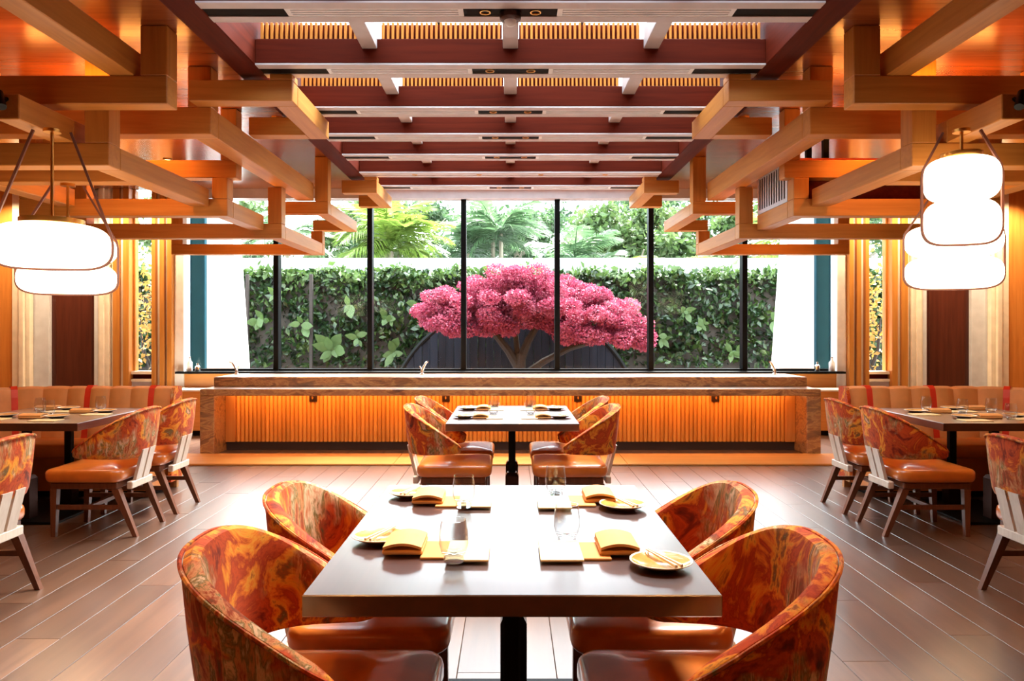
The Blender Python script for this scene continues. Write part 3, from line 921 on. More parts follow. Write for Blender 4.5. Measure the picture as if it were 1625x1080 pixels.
# ------------------------------------------------------------------ chairs
def make_chair():
    t = thing('dining_chair', 'chair', 'chair', (0, 0, 0), 0, 'patterned velvet dining chairs')
    MB().cushion(-0.25, 0.28, -0.262, 0.262, 0.375, 0.465, 0.07, 0.032, 0.018, 6).build('seat', 'leather', t, True)
    MB().bbox(-0.22, 0.235, -0.23, 0.23, 0.33, 0.374, 0.006).build('seat_frame', 'leg_wood', t)
    # curved back shell swept along a U
    N = 44
    ca, sa = [], []
    P = []
    for i in range(N + 1):
        th = math.radians(-112 + 224 * i / N)
        c, s_ = math.cos(th), math.sin(th)
        x = -0.06 - 0.255 * math.copysign(abs(c) ** 0.75, c)
        y = 0.265 * math.copysign(abs(s_) ** 0.72, s_)
        P.append(Vector((x, y, 0)))
    verts, faces = [], []
    prof_n = 12
    top_line = []
    for i in range(N + 1):
        tg = (P[min(i + 1, N)] - P[max(i - 1, 0)]).normalized()
        nn = Vector((tg.y, -tg.x, 0))
        if nn.dot(P[i] - Vector((-0.06, 0, 0))) < 0:
            nn = -nn
        u = (P[i].x + 0.315) / 0.39
        u = min(max(u, 0), 1)
        zt = 0.872 - 0.275 * u
        zb = 0.525 + 0.02 * u
        e = min(i, N - i)
        if e == 0: k_t, k_z = 0.35, 0.72
        elif e == 1: k_t, k_z = 0.75, 0.93
        else: k_t, k_z = 1.0, 1.0
        zm = (zt + zb) / 2
        hh = (zt - zb) / 2 * k_z
        th_ = 0.030 * k_t
        lean = 0.020 * (1 - u)
        for k in range(prof_n):
            a = 2 * PI * k / prof_n
            cx = math.copysign(abs(math.cos(a)) ** 0.6, math.cos(a)) * th_
            cz = math.copysign(abs(math.sin(a)) ** 0.35, math.sin(a)) * hh
            q = P[i] + nn * (cx + lean * (cz / max(hh, 1e-4))) + Vector((0, 0, zm + cz))
            verts.append(q)
        top_line.append(P[i] + nn * (0.027 * k_t + lean) + Vector((0, 0, zm + hh - 0.010)))
    for i in range(N):
        for k in range(prof_n):
            faces.append((i * prof_n + k, i * prof_n + (k + 1) % prof_n, (i + 1) * prof_n + (k + 1) % prof_n, (i + 1) * prof_n + k))
    faces.append(tuple(range(prof_n)))
    faces.append(tuple(N * prof_n + k for k in range(prof_n - 1, -1, -1)))
    sh = MB().add(verts, faces).build('back_shell', 'velvet', t, True)
    bm = bmesh.new(); bm.from_mesh(sh.data); bmesh.ops.recalc_face_normals(bm, faces=bm.faces[:]); bm.to_mesh(sh.data); bm.free()
    MB().tube(top_line, 0.006, 6).build('piping', 'velvet', sh, True)
    # pale uprights joining seat and shell
    for sy in (-0.052, 0.052):
        MB().taper((-0.262, sy, 0.33), (-0.325, sy, 0.58), 0.024, 0.020, 0.080, 0.080).build('back_upright', 'pale_wood', t)
    MB().bbox(-0.285, -0.245, -0.15, 0.15, 0.315, 0.365, 0.005).build('back_rail', 'pale_wood', t)
    for sy in (-1, 1):
        MB().taper((0.225, sy * 0.20, 0.0), (0.215, sy * 0.205, 0.33), 0.030, 0.046).build('leg', 'leg_wood', t)
        MB().taper((-0.335, sy * 0.20, 0.0), (-0.20, sy * 0.20, 0.33), 0.030, 0.050).build('leg', 'leg_wood', t)
        MB().box(-0.245, 0.205, sy * 0.195 - 0.010, sy * 0.195 + 0.010, 0.185, 0.215).build('stretcher', 'leg_wood', t)
    MB().box(-0.02, 0.005, -0.186, 0.186, 0.187, 0.213).build('stretcher', 'leg_wood', t)
    return t
proto = make_chair()
chairs = []
for s in (-1, 1):
    rz = 0 if s < 0 else PI
    sw = side_word(s)
    for d, w in ((2.02, 'end away from the counter'), (2.66, 'end towards the counter')):
        chairs.append((s * 0.475, d, rz, 'velvet chair at the table farthest from the counter, %s, %s' % (sw, w)))
    for d, w in ((5.56, 'end away from the counter'), (6.20, 'end towards the counter')):
        chairs.append((0.012 + s * 0.425, d, rz, 'velvet chair at the middle table by the counter, %s, %s' % (sw, w)))
    rz2 = PI if s < 0 else 0
    for d, w in ((5.38, 'opposite the bench seat'), (6.01, 'standing closest to the bench end')):
        chairs.append((s * 2.90, d, rz2, 'velvet chair at the bench table, %s, %s' % (sw, w)))
    chairs.append((s * 2.91, 3.93, rz2, 'velvet chair standing apart in front of the bench table, ' + sw))
for i, (x, y, rz, lab) in enumerate(chairs):
    o = proto if i == 0 else copy_tree(proto)
    o.location = (x, y, 0)
    o.rotation_euler = (0, 0, rz)
    o['label'] = lab

# ------------------------------------------------------------------ tables
def table(x0, x1, y0, y1, poles, lab, zt=0.75, th=0.056, foot=None):
    cx, cy = (x0 + x1) / 2, (y0 + y1) / 2
    t = thing('dining_table', lab, 'table', (cx, cy, 0), 0, 'walnut dining tables')
    MB().bbox(x0 - cx, x1 - cx, y0 - cy, y1 - cy, zt - th, zt, 0.003).build('table_top', 'table_wood', t)
    for (px, py) in poles:
        MB().bbox(px - cx - 0.027, px - cx + 0.027, py - cy - 0.027, py - cy + 0.027, 0.30, zt - th - 0.001, 0.006).build('post', 'black_metal', t)
        MB().taper((px - cx, py - cy, 0.02), (px - cx, py - cy, 0.31), 0.10, 0.10).taper((px - cx, py - cy, 0.31), (px - cx, py - cy, 0.335), 0.10, 0.07).build('sleeve', 'bronze', t)
    xs = [p[0] - cx for p in poles]; ys = [p[1] - cy for p in poles]
    fx0, fx1, fy0, fy1 = foot or (min(xs) - 0.26, max(xs) + 0.26, min(ys) - 0.14, max(ys) + 0.14)
    MB().bbox(fx0, fx1, fy0, fy1, 0.0, 0.018, 0.004).build('base_plate', 'black_metal', t)
    return t
table(-0.526, 0.535, 1.905, 3.25, [(0.003, 2.28), (0.012, 2.90)], 'walnut table set for four, farthest from the counter')
table(-0.462, 0.490, 5.37, 6.62, [(0.012, 5.75), (0.012, 6.25)], 'walnut table set for four, close to the reeded counter')
for s in (-1, 1):
    x0, x1 = sorted((s * 3.08, s * 4.10))
    table(x0, x1, 5.38, 6.45, [(s * 3.60, 5.63), (s * 3.56, 6.10)], 'walnut table in front of the curved bench, ' + side_word(s))

# ------------------------------------------------------------------ table settings
ZT = 0.7502
plate_parts = None
def make_plate():
    t = thing('plate', 'plate', 'plate', (0, 0, 0), 0, 'glazed side plates')
    MB().lathe([(0.0001, 0.0), (0.045, 0.0), (0.050, 0.006), (0.072, 0.012), (0.086, 0.020), (0.088, 0.0225)], 36, caps=False).build('underside', 'plate_foot', t, True)
    MB().lathe([(0.0001, 0.0125), (0.060, 0.0125), (0.074, 0.0165), (0.084, 0.0215)], 36, caps=False).build('well', 'glaze', t, True)
    MB().lathe([(0.082, 0.0205), (0.0845, 0.0225), (0.088, 0.0225), (0.0885, 0.0205), (0.082, 0.0205)], 36, caps=False).build('rim', 'plate_rim', t, True)
    return t
P_plate = make_plate()
def make_napkin():
    t = thing('napkin', 'napkin', 'napkin', (0, 0, 0), 0, 'folded linen napkins')
    MB().cushion(-0.060, 0.060, -0.085, 0.085, 0.0, 0.013, 0.010, 0.006, 0.001, 3).build('lower_fold', 'napkin', t, True)
    # arched upper fold
    n = 10
    v, f = [], []
    for j in (0, 1):
        for i in range(n + 1):
            u = i / n * 2 - 1
            h = 0.016 + 0.012 * (1 - u * u)
            for y in (-0.083, 0.083):
                v.append((u * 0.057, y, (h + 0.006 if j else h - 0.002)))
    m = (n + 1) * 2
    for i in range(n):
        a = i * 2
        f += [(a, a + 1, a + 3, a + 2), (m + a, m + a + 2, m + a + 3, m + a + 1), (a, a + 2, m + a + 2, m + a), (a + 1, m + a + 1, m + a + 3, a + 3)]
    f += [(0, m, m + 1, 1), (2 * n, 2 * n + 1, m + 2 * n + 1, m + 2 * n)]
    MB().add(v, f).build('upper_fold', 'napkin', t)
    return t
P_napkin = make_napkin()
P_runner = tag(MB().bbox(-0.058, 0.058, -0.085, 0.085, 0, 0.008, 0.002).build('folded_runner', 'runner'), 'x', 'cloth', 'folded cloth strips')
P_card = tag(MB().bbox(-0.062, 0.062, -0.10, 0.10, 0, 0.006, 0.001).build('menu_card', 'card'), 'x', 'card', 'plain menu cards')
P_stick = tag(MB().taper((0, 0, -0.085), (0, 0, 0.085), 0.004, 0.0075).build('chopstick', 'bamboo'), 'x', 'chopstick', 'bamboo chopsticks')
def make_glass():
    t = thing('tumbler', 'tumbler', 'glass', (0, 0, 0), 0, 'clear stemless tumblers')
    out = [(0.026, 0.012), (0.036, 0.026), (0.0425, 0.052), (0.0415, 0.080), (0.036, 0.118)]
    inn = [(0.0345, 0.118), (0.040, 0.080), (0.041, 0.052), (0.0345, 0.0275), (0.0001, 0.022)]
    MB().lathe(out + inn, 32).build('bowl', 'tumbler', t, True)
    MB().lathe([(0.0001, 0.0), (0.027, 0.0), (0.030, 0.005), (0.029, 0.012), (0.024, 0.019), (0.0001, 0.021)], 28).build('base', 'tumbler_base', t, True)
    return t
P_glass = make_glass()
first = {}
def place(proto_, key, loc, rz, lab, rot=None):
    if key in first:
        o = copy_tree(proto_)
    else:
        o = proto_
        first[key] = 1
    o.location = loc
    o.rotation_euler = rot if rot else (0, 0, rz)
    o['label'] = lab
    return o
def sticks(x, y, rz, lab):
    for k in (-1, 1):
        ox = k * 0.006
        place(P_stick, 'stick', (x + ox * math.cos(rz), y + ox * math.sin(rz), ZT + 0.0275), 0, lab, (PI / 2 , 0, rz + k * 0.03))
tn = 'table farthest from the counter'
# big table
W = {(-1, 0): 'wide-lantern side, end away from counter', (-1, 1): 'wide-lantern side, counter end', (1, 0): 'air-grille side, end away from counter', (1, 1): 'air-grille side, counter end'}
big = [(-1, 0, (-0.412, 2.39), (-0.318, 2.30), (-0.205, 2.28), (-0.125, 2.25), (-0.160, 2.135), -0.35),
       (1, 0, (0.424, 2.13), (0.322, 2.295), (0.235, 2.27), (0.148, 2.25), (0.178, 2.385), 0.35),
       (-1, 1, (-0.400, 3.03), (-0.315, 2.945), (-0.225, 2.92), (-0.135, 2.90), (-0.172, 2.785), -0.3),
       (1, 1, (0.420, 2.825), (0.345, 2.97), (0.265, 2.93), (0.165, 2.88), (0.182, 3.05), 0.35)]
for sx, e, pl, na, ru, ca_, gl, rz in big:
    w = W[(sx, e)]
    place(P_plate, 'plate', (pl[0], pl[1], ZT), 0, 'glazed plate on the farthest table, ' + w)
    sticks(pl[0] + 0.005, pl[1], rz, 'bamboo chopstick of the pair on the farthest table, ' + w)
    place(P_runner, 'runner', (ru[0], ru[1], ZT), 0, 'flat folded cloth on the farthest table, ' + w)
    place(P_napkin, 'napkin', (na[0], na[1], ZT + 0.008 if abs(na[0] - ru[0]) < 0.118 else ZT), 0, 'folded napkin on the farthest table, ' + w)
    place(P_card, 'card', (ca_[0], ca_[1], ZT + 0.0082), 0, 'blank menu card on the farthest table, ' + w)
    onc = abs(gl[0] - ca_[0]) < 0.08 and abs(gl[1] - ca_[1]) < 0.12
    place(P_glass, 'glass', (gl[0], gl[1], ZT + (0.0145 if onc else 0)), 0, 'clear tumbler on the farthest table, ' + w)
# middle table by the counter
for sx in (-1, 1):
    for e in (0, 1):
        w = W[(sx, e)]
        y = 5.72 + e * 0.58
        cx = 0.012
        place(P_plate, 'plate', (cx + sx * 0.36, y, ZT), 0, 'glazed plate on the counter-side table, ' + w)
        sticks(cx + sx * 0.365, y, sx * 0.35, 'bamboo chopstick of the pair on the counter-side table, ' + w)
        place(P_napkin, 'napkin', (cx + sx * 0.235, y + 0.02, ZT), 0, 'folded napkin on the counter-side table, ' + w)
        place(P_card, 'card', (cx + sx * 0.13, y, ZT), 0, 'blank menu card on the counter-side table, ' + w)
        place(P_glass, 'glass', (cx + sx * 0.145, y + 0.16, ZT), 0, 'clear tumbler on the counter-side table, ' + w)
# bench tables
for s in (-1, 1):
    sw = side_word(s)
    for (x, y, w) in ((3.42, 5.70, 'open corner'), (3.26, 6.08, 'aisle edge'), (3.68, 6.30, 'bench corner'), (3.86, 5.78, 'inner edge')):
        place(P_plate, 'plate', (s * x, y, ZT), 0, 'glazed plate on the bench table at its %s, %s' % (w, sw))
        place(P_napkin, 'napkin', (s * (x + 0.185), y + 0.02, ZT), PI / 2, 'folded napkin on the bench table at its %s, %s' % (w, sw))
        place(P_card, 'card', (s * (x - 0.02), y - 0.165, ZT), PI / 2, 'blank menu card on the bench table at its %s, %s' % (w, sw))
    for (x, y, w) in ((3.58, 5.87, 'open corner'), (3.38, 6.24, 'aisle edge'), (3.78, 6.08, 'bench corner')) if s < 0 else ((3.42, 6.22, 'aisle edge'), (3.58, 5.99, 'open corner'), (3.72, 5.62, 'near its post'), (3.84, 6.04, 'bench corner')):
        place(P_glass, 'glass', (s * x, y, ZT), 0, 'clear tumbler on the bench table at its %s, %s' % (w, sw))

# ------------------------------------------------------------------ curved bench (banquette)
for s in (-1, 1):
    sw = side_word(s)
    t = thing('banquette', 'curved channel-backed orange bench with red welts, ' + sw, 'bench', (0, 0, 0), 0, 'curved benches')
    xe, xc, yb = 3.00, 4.45, 6.66          # free end, corner start, back front-face
    # path of the back: from the free end along x, quarter turn, then towards the camera along y
    path = []
    R = 0.45
    L1 = xc - R - xe
    def pt(d):
        if d < L1:
            return (xe + d, yb), (0, 1)
        d -= L1
        q = R * PI / 2
        if d < q:
            a = d / R
            return (xc - R + R * math.sin(a), yb - R + R * math.cos(a)), (math.sin(a), math.cos(a))
        d -= q
        return (xc, yb - R - d), (1, 0)
    total = L1 + R * PI / 2 + 1.6
    cw = 0.188
    n = int(total / cw)
    for k in range(n):
        d0, d1 = k * cw, (k + 1) * cw
        secs = []
        for q in range(6):
            u = q / 5
            (px, py), (nx, ny) = pt(d0 + (d1 - d0) * u)
            bul = 0.022 * (1 - (2 * u - 1) ** 4)
            secs.append((px, py, nx, ny, bul))
        v, f = [], []
        prof = [(0.0, 0.40), (0.03, 0.62), (0.06, 0.82), (0.075, 0.885), (0.10, 0.905), (0.17, 0.90), (0.18, 0.40)]
        for (px, py, nx, ny, bul) in secs:
            for j, (o_, z) in enumerate(prof):
                b_ = bul if j < 4 else 0
                v.append((s * (px + nx * (o_ - b_)), py + ny * (o_ - b_), z + (bul * 0.4 if 3 <= j <= 4 else 0)))
        m = len(prof)
        for q in range(5):
            for j in range(m - 1):
                a = (q * m + j, q * m + j + 1, (q + 1) * m + j + 1, (q + 1) * m + j)
                f.append(a if s > 0 else tuple(reversed(a)))
        f.append(tuple(range(m)) if s < 0 else tuple(range(m - 1, -1, -1)))
        f.append(tuple(5 * m + j for j in (range(m) if s > 0 else range(m - 1, -1, -1))))
        MB().add(v, f).build('back_channel', 'bench_back', t, True)
        if k % 3 == 1:
            (px, py), (nx, ny) = pt(d0)
            tx, ty = ny, -nx
            pth = [(s * (px + nx * o_), py + ny * o_, z) for o_, z in ((-0.008, 0.44), (0.022, 0.62), (0.052, 0.82), (0.068, 0.888), (0.10, 0.912), (0.17, 0.906))]
            MB().ribbon(pth, (s * tx, ty, 0), 0.05, 0.016).build('welt', 'red_welt', t)
    # seats
    MB().cushion(min(s * xe, s * 4.28), max(s * xe, s * 4.28), 6.28, 6.70, 0.34, 0.46, 0.05, 0.03, 0.01, 4).build('seat', 'bench_leather', t, True)
    xa, xb = sorted((s * 4.0, s * 4.47))
    MB().cushion(xa, xb, 4.9, 6.279, 0.34, 0.46, 0.05, 0.03, 0.01, 4).build('seat', 'bench_leather', t, True)
    MB().box(s * (xe + 0.03), s * 4.30, 6.36, 6.80, 0.06, 0.339).build('seat_base', 'bench_leather', t)
    MB().box(s * 4.06, s * 4.60, 4.95, 6.35, 0.06, 0.339).build('seat_base', 'bench_dark', t)
    MB().box(s * (xe + 0.06), s * 4.30, 6.42, 6.80, 0.0, 0.059).box(s * 4.10, s * 4.60, 4.98, 6.419, 0.0, 0.059).build('plinth', 'slot_black', t)
    MB().box(s * (xe + 0.001), s * 4.30, 6.80, 6.84, 0.0, 0.90).build('rear_panel', 'bench_back', t)
    # patterned end cap on the free end
    v = [(s * (xe - 0.03), y, z) for y, z in ((6.62, 0.08), (6.645, 0.62), (6.67, 0.82), (6.70, 0.90), (6.75, 0.915), (6.845, 0.905), (6.845, 0.08))]
    v2 = [(s * xe, y, z) for _, y, z in v]
    m = len(v)
    f = [tuple(range(m)), tuple(range(2 * m - 1, m - 1, -1))] + [(k, m + k, m + (k + 1) % m, (k + 1) % m) for k in range(m)]
    if s > 0:
        f = [tuple(reversed(q)) for q in f]
    MB().add(v + v2, f).build('end_cap', 'velvet', t)

# ------------------------------------------------------------------ garden
tag(MB().box(-16, 16, YW + 0.12, 40, -0.25, -0.1).build('floor_garden', 'paving'), 'grey paved garden ground outside the window', 'ground', kind='structure')
gw = tag(MB().bbox(-11, 11, 15.0, 15.3, -0.1, 2.83, 0.02).build('wall_garden', 'concrete'), 'pale concrete garden wall behind the hedge', 'wall', kind='structure')
hedge = thing('living_wall', 'tall green living wall of mixed leaves behind the pink tree', 'hedge', (0, 14.6, 0))
MB().box(-10, 10, 0.05, 0.30, -0.1, 2.42).build('planting_frame', 'soil', hedge)
N = 17000
hx = rng.uniform(-9.8, 9.8, N)
hz = rng.uniform(0.2, 1, N) ** 0.8 * 2.55
clump = 0.16 * np.sin(hx * 2.9 + 1.3 * np.sin(hz * 3.1)) * np.sin(hz * 3.7 + hx * 0.8) + 0.10 * np.sin(hx * 7.3 + 2.0) * np.sin(hz * 6.1)
hy = -0.10 - np.clip(clump, -0.15, 0.3) + rng.uniform(-0.06, 0.14, N)
pos = np.stack([hx, hy, hz], axis=1)
tag(link('foliage', leaves('foliage', pos, 0.14, 'ivy', up=(0, -0.5, -0.35)), hedge), kind='stuff')
N = 5000
hx = rng.uniform(-9.8, 9.8, N)
pos = np.stack([hx, rng.uniform(-0.25, 0.35, N), 2.46 + 0.06 * np.sin(hx * 5) + rng.normal(0, 0.07, N)], axis=1)
tag(link('top_foliage', leaves('top_foliage', pos, 0.14, 'broad', up=(0, -0.2, 0.5)), hedge), kind='stuff')
# large single leaves that stand out from the wall
bl = MB()
n = 8
v = [(0, 0, 0)]
for k in range(n + 1):
    u = k / n
    w = 0.5 * math.sin(PI * min(u * 1.05, 1)) ** 0.7 * (1 - 0.35 * u)
    v += [(-w * 0.8, 0.06 * abs(w) - 0.10 * u * u, u), (0, -0.10 * u * u, u), (w * 0.8, 0.06 * abs(w) - 0.10 * u * u, u)]
f = []
for k in range(n):
    a = 1 + k * 3
    f += [(a, a + 1, a + 4, a + 3), (a + 1, a + 2, a + 5, a + 4)]
bl.add(v, f)
bl_me = bl.mesh('broad_leaf', 'broad', True)
def broad_plant(x, z, n, size, lo=0.6):
    for k in range(n):
        a = -PI * 0.85 + 1.7 * PI * k / max(n - 1, 1) + random.uniform(-0.2, 0.2)
        o = link('broad_leaf', bl_me, hedge, (x + random.uniform(-0.05, 0.05), -0.38 + random.uniform(-0.06, 0.04), z + random.uniform(-0.05, 0.05)),
                 (random.uniform(0.2, 0.6), a, random.uniform(-0.3, 0.3)))
        sc = size * random.uniform(lo, 1.1)
        o.scale = (sc * random.uniform(0.6, 0.9), sc, sc)
for x, z, n, sz in ((-3.35, 1.05, 9, 0.42), (-3.9, 1.5, 6, 0.26), (-3.0, 1.9, 3, 0.32), (-2.2, 1.0, 6, 0.30), (-2.3, 1.6, 8, 0.22), (-2.9, 1.25, 5, 0.24), (-1.8, 1.85, 6, 0.2), (2.9, 1.25, 5, 0.22), (3.6, 1.5, 6, 0.22), (5.0, 1.6, 4, 0.3), (4.2, 1.0, 6, 0.25), (3.3, 1.75, 6, 0.2), (-4.7, 1.6, 6, 0.25), (-4.4, 2.1, 6, 0.22), (2.3, 1.9, 6, 0.2)):
    broad_plant(x, z, n, sz)
for x in (-4.95, -3.75):
    tag(MB().bbox(x - 0.03, x + 0.03, 14.20, 14.26, -0.1, 2.45, 0.004).build('trellis_post', 'bark'), 'thin dark trellis post standing in the living wall', 'post', 'trellis posts')
# slate disc behind the tree
sd = thing('slate_screen', 'dark arched screen of upright slate boards behind the pink tree', 'screen', (0.06, 13.75, -0.45))
r = 2.32
bwid = 0.145
k = -15
while k <= 15:
    x = k * bwid
    h0 = math.sqrt(max(r * r - (x - bwid / 2) ** 2, 0)); h1 = math.sqrt(max(r * r - (x + bwid / 2) ** 2, 0))
    dy = random.uniform(-0.012, 0.012)
    v = []
    for y in (dy, dy + 0.06):
        v += [(x - bwid / 2 + 0.004, y, 0.3), (x + bwid / 2 - 0.004, y, 0.3), (x + bwid / 2 - 0.004, y, max(h1, 0.35)), (x - bwid / 2 + 0.004, y, max(h0, 0.35))]
    MB().add(v, [(0, 1, 2, 3), (7, 6, 5, 4), (0, 4, 5, 1), (1, 5, 6, 2), (2, 6, 7, 3), (3, 7, 4, 0)]).build('slate_board', 'slate', sd)
    k += 1
MB().tube([(r * math.cos(a) * 1.005, 0.02, r * math.sin(a) * 1.005) for a in [PI * (0.06 + 0.88 * q / 40) for q in range(41)]], 0.045, 8).build('rim', 'black_metal', sd, True)

# pink tree
pt_ = thing('pink_tree', 'spreading tree with a cloud-like pink crown outside the window', 'tree', (0.15, 12.8, -0.1))
tr = MB()
def limb(pts, r0, r1):
    m = len(pts)
    tr.tube(pts, [r0 + (r1 - r0) * i / (m - 1) for i in range(m)], 8)
limb([(0, 0, 0), (0.03, 0, 0.5), (0.0, 0, 0.9), (0.02, 0.02, 1.1)], 0.13, 0.095)
limb([(0.0, 0, 0.85), (-0.18, -0.02, 1.15), (-0.42, 0.0, 1.45), (-0.8, 0.05, 1.8), (-1.25, 0.1, 2.0)], 0.085, 0.03)
limb([(0.02, 0, 1.0), (0.14, 0.05, 1.3), (0.32, 0.05, 1.6), (0.5, 0, 2.0)], 0.085, 0.04)
limb([(-0.02, 0, 1.0), (-0.06, 0.1, 1.4), (-0.25, 0.1, 1.8), (-0.3, 0.1, 2.1)], 0.06, 0.03)
limb([(0.05, 0, 0.72), (0.42, -0.05, 0.98), (0.85, -0.05, 1.20), (1.3, -0.05, 1.32), (1.7, 0, 1.5)], 0.07, 0.03)
limb([(0.85, -0.05, 1.20), (1.2, 0.1, 1.5), (1.5, 0.15, 1.7)], 0.05, 0.02)
limb([(0.32, 0.05, 1.6), (0.7, 0.1, 1.85), (1.1, 0.1, 2.05)], 0.045, 0.02)
limb([(-0.42, 0, 1.45), (-0.9, -0.1, 1.55), (-1.3, -0.1, 1.65)], 0.045, 0.02)
tr.build('trunk', 'bark', pt_, True)
pads = [(0.72, -0.3, 1.60, 0.36, 0.22), (1.3, -0.1, 1.55, 0.4, 0.25), (-1.25, 0, 1.85, 0.42, 0.30), (-1.45, 0.1, 1.65, 0.30, 0.26), (-0.95, -0.2, 2.0, 0.40, 0.26), (-0.6, 0.1, 2.18, 0.42, 0.25), (-0.2, 0.0, 2.30, 0.45, 0.24),
        (0.25, 0.1, 2.33, 0.50, 0.22), (0.7, 0.0, 2.22, 0.45, 0.24), (1.1, 0.1, 2.08, 0.42, 0.24), (-0.75, -0.3, 1.72, 0.45, 0.26), (-0.25, -0.35, 1.88, 0.46, 0.27),
        (0.3, -0.35, 1.92, 0.46, 0.26), (0.75, -0.3, 1.85, 0.45, 0.30), (1.2, -0.2, 1.72, 0.45, 0.32), (1.55, 0.0, 1.70, 0.42, 0.32), (1.85, 0.05, 1.50, 0.36, 0.28),
        (1.95, 0.0, 1.32, 0.26, 0.20), (1.45, -0.2, 1.40, 0.40, 0.22), (1.0, -0.25, 1.42, 0.35, 0.2), (-1.1, -0.3, 1.58, 0.40, 0.2), (0.55, 0.35, 1.9, 0.5, 0.3), (-0.5, 0.35, 1.9, 0.5, 0.3), (1.3, 0.35, 1.8, 0.45, 0.3), (-0.4, -0.1, 1.55, 0.3, 0.14), (0.1, 0.1, 1.7, 0.35, 0.18)]
pp = []
for (x, y, z, rh, rv) in pads:
    for sub in range(9):
        a, b = random.uniform(0, 2 * PI), random.uniform(-0.5, 1.0)
        cx, cy, cz = x + rh * 0.72 * math.cos(a), y + rh * 0.72 * math.sin(a), z + rv * 0.75 * b
        m = 520
        d = rng.normal(size=(m, 3))
        d /= np.linalg.norm(d, axis=1, keepdims=True)
        rad = (rng.uniform(0.35, 1, (m, 1))) ** 0.5
        pp.append(np.array([cx, cy, cz]) + d * rad * np.array([0.21, 0.21, 0.14]))
tag(link('blossom_crown', leaves('blossom_crown', np.concatenate(pp), 0.040, 'pink_leaf', aspect=0.7), pt_), kind='stuff')

# trees beyond the garden wall
def broadleaf(x, y, h, rx, rz, mat, lab, n=6500, size=0.20):
    t = thing('broadleaf_tree', lab, 'tree', (x, y, -0.1), 0, 'trees beyond the garden wall')
    tk = MB()
    tk.tube([(0, 0, 0), (0.05, 0, h * 0.35), (-0.05, 0.1, h * 0.6), (0.05, 0, h * 0.85)], [0.16, 0.13, 0.10, 0.04], 8)
    for k in range(7):
        a = k * 2.4
        tk.tube([(0, 0, h * (0.4 + 0.05 * k)), (rx * 0.4 * math.cos(a), rx * 0.4 * math.sin(a), h * (0.5 + 0.05 * k)), (rx * 0.75 * math.cos(a), rx * 0.7 * math.sin(a), h * (0.55 + 0.06 * k))], [0.06, 0.04, 0.015], 6)
    tk.build('trunk', 'palm_bark', t, True)
    P_ = []
    for k in range(34):
        a, rr = random.uniform(0, 2 * PI), math.sqrt(random.random())
        zz = random.uniform(-1, 1)
        c = np.array([rx * rr * math.cos(a) * math.sqrt(1 - 0.6 * zz * zz), rx * 0.8 * rr * math.sin(a), h * 0.68 + rz * zz])
        m = n // 34
        d = rng.normal(size=(m, 3))
        P_.append(c + d * np.array([0.36, 0.36, 0.22]) * rx * 0.36)
    tag(link('crown', leaves('crown', np.concatenate(P_), size, mat, aspect=0.5), t), kind='stuff')
broadleaf(-7.6, 20.8, 4.9, 1.6, 1.25, 'tree_leaf_dark', 'dark leafy tree beyond the garden wall, behind the first window bay')
broadleaf(-3.9, 20.4, 5.1, 1.5, 1.3, 'tree_leaf', 'mid-green leafy tree beyond the garden wall, left of the lime palm', 5200)
broadleaf(0.2, 23.0, 5.6, 1.9, 1.5, 'tree_leaf_dark', 'dark leafy tree standing behind the two palms')
broadleaf(3.3, 20.6, 5.3, 1.8, 1.35, 'tree_leaf', 'broad pale green tree with airy crown beyond the garden wall')
broadleaf(7.0, 21.0, 5.2, 1.6, 1.4, 'tree_leaf', 'leafy tree beyond the garden wall, behind the last window bay', 5200)
broadleaf(-12.6, 19.8, 5.2, 1.8, 1.4, 'tree_leaf', 'leafy tree behind the white fin, wide-lantern side', 4000)
broadleaf(10.6, 19.8, 5.2, 1.8, 1.4, 'tree_leaf_dark', 'leafy tree behind the white fin, air-grille side', 4000)

broadleaf(-10.0, 25.0, 6.0, 2.1, 1.7, 'tree_leaf', 'distant leafy tree seen between the first mullions', 6000, 0.24)
broadleaf(-3.6, 26.5, 6.2, 2.2, 1.8, 'tree_leaf_dark', 'distant dark tree seen behind the lime palm', 6500, 0.24)
broadleaf(5.2, 26.0, 6.2, 2.2, 1.8, 'tree_leaf_dark', 'distant dark tree seen behind the airy pale green tree', 6500, 0.24)
broadleaf(12.0, 25.5, 6.0, 2.2, 1.7, 'tree_leaf', 'distant leafy tree seen between the last mullions', 6000, 0.24)
broadleaf(1.2, 33.0, 6.6, 2.3, 1.9, 'tree_leaf', 'farthest tree closing the view behind the middle pane', 6500, 0.24)

def frond_mesh(name, L, droop, mat, n=26, wl=0.42):
    mb = MB()
    pts = []
    for i in range(n + 1):
        u = i / n
        pts.append(Vector((L * u * (1 - 0.12 * u), 0, L * (0.55 * u - droop * u * u))))
    mb.tube(pts, [0.018 * (1 - 0.8 * i / n) for i in range(n + 1)], 5)
    for i in range(3, n + 1):
        u = i / n
        ll = L * wl * math.sin(PI * (0.12 + 0.86 * u)) ** 0.8 + 0.05
        p = pts[i]
        for s in (-1, 1):
            tip = p + Vector((ll * 0.62, s * ll * 0.72, -ll * (0.22 + 0.25 * random.random())))
            mid = p + (tip - p) * 0.5 + Vector((0, 0, ll * 0.09))
            w = Vector((0.028, 0, 0)) * (L / 1.6)
            mb.add([p - w, p + w, mid + w * 0.9, mid - w * 0.9, tip], [(0, 1, 2, 3), (3, 2, 4)])
    return mb.mesh(name, mat)
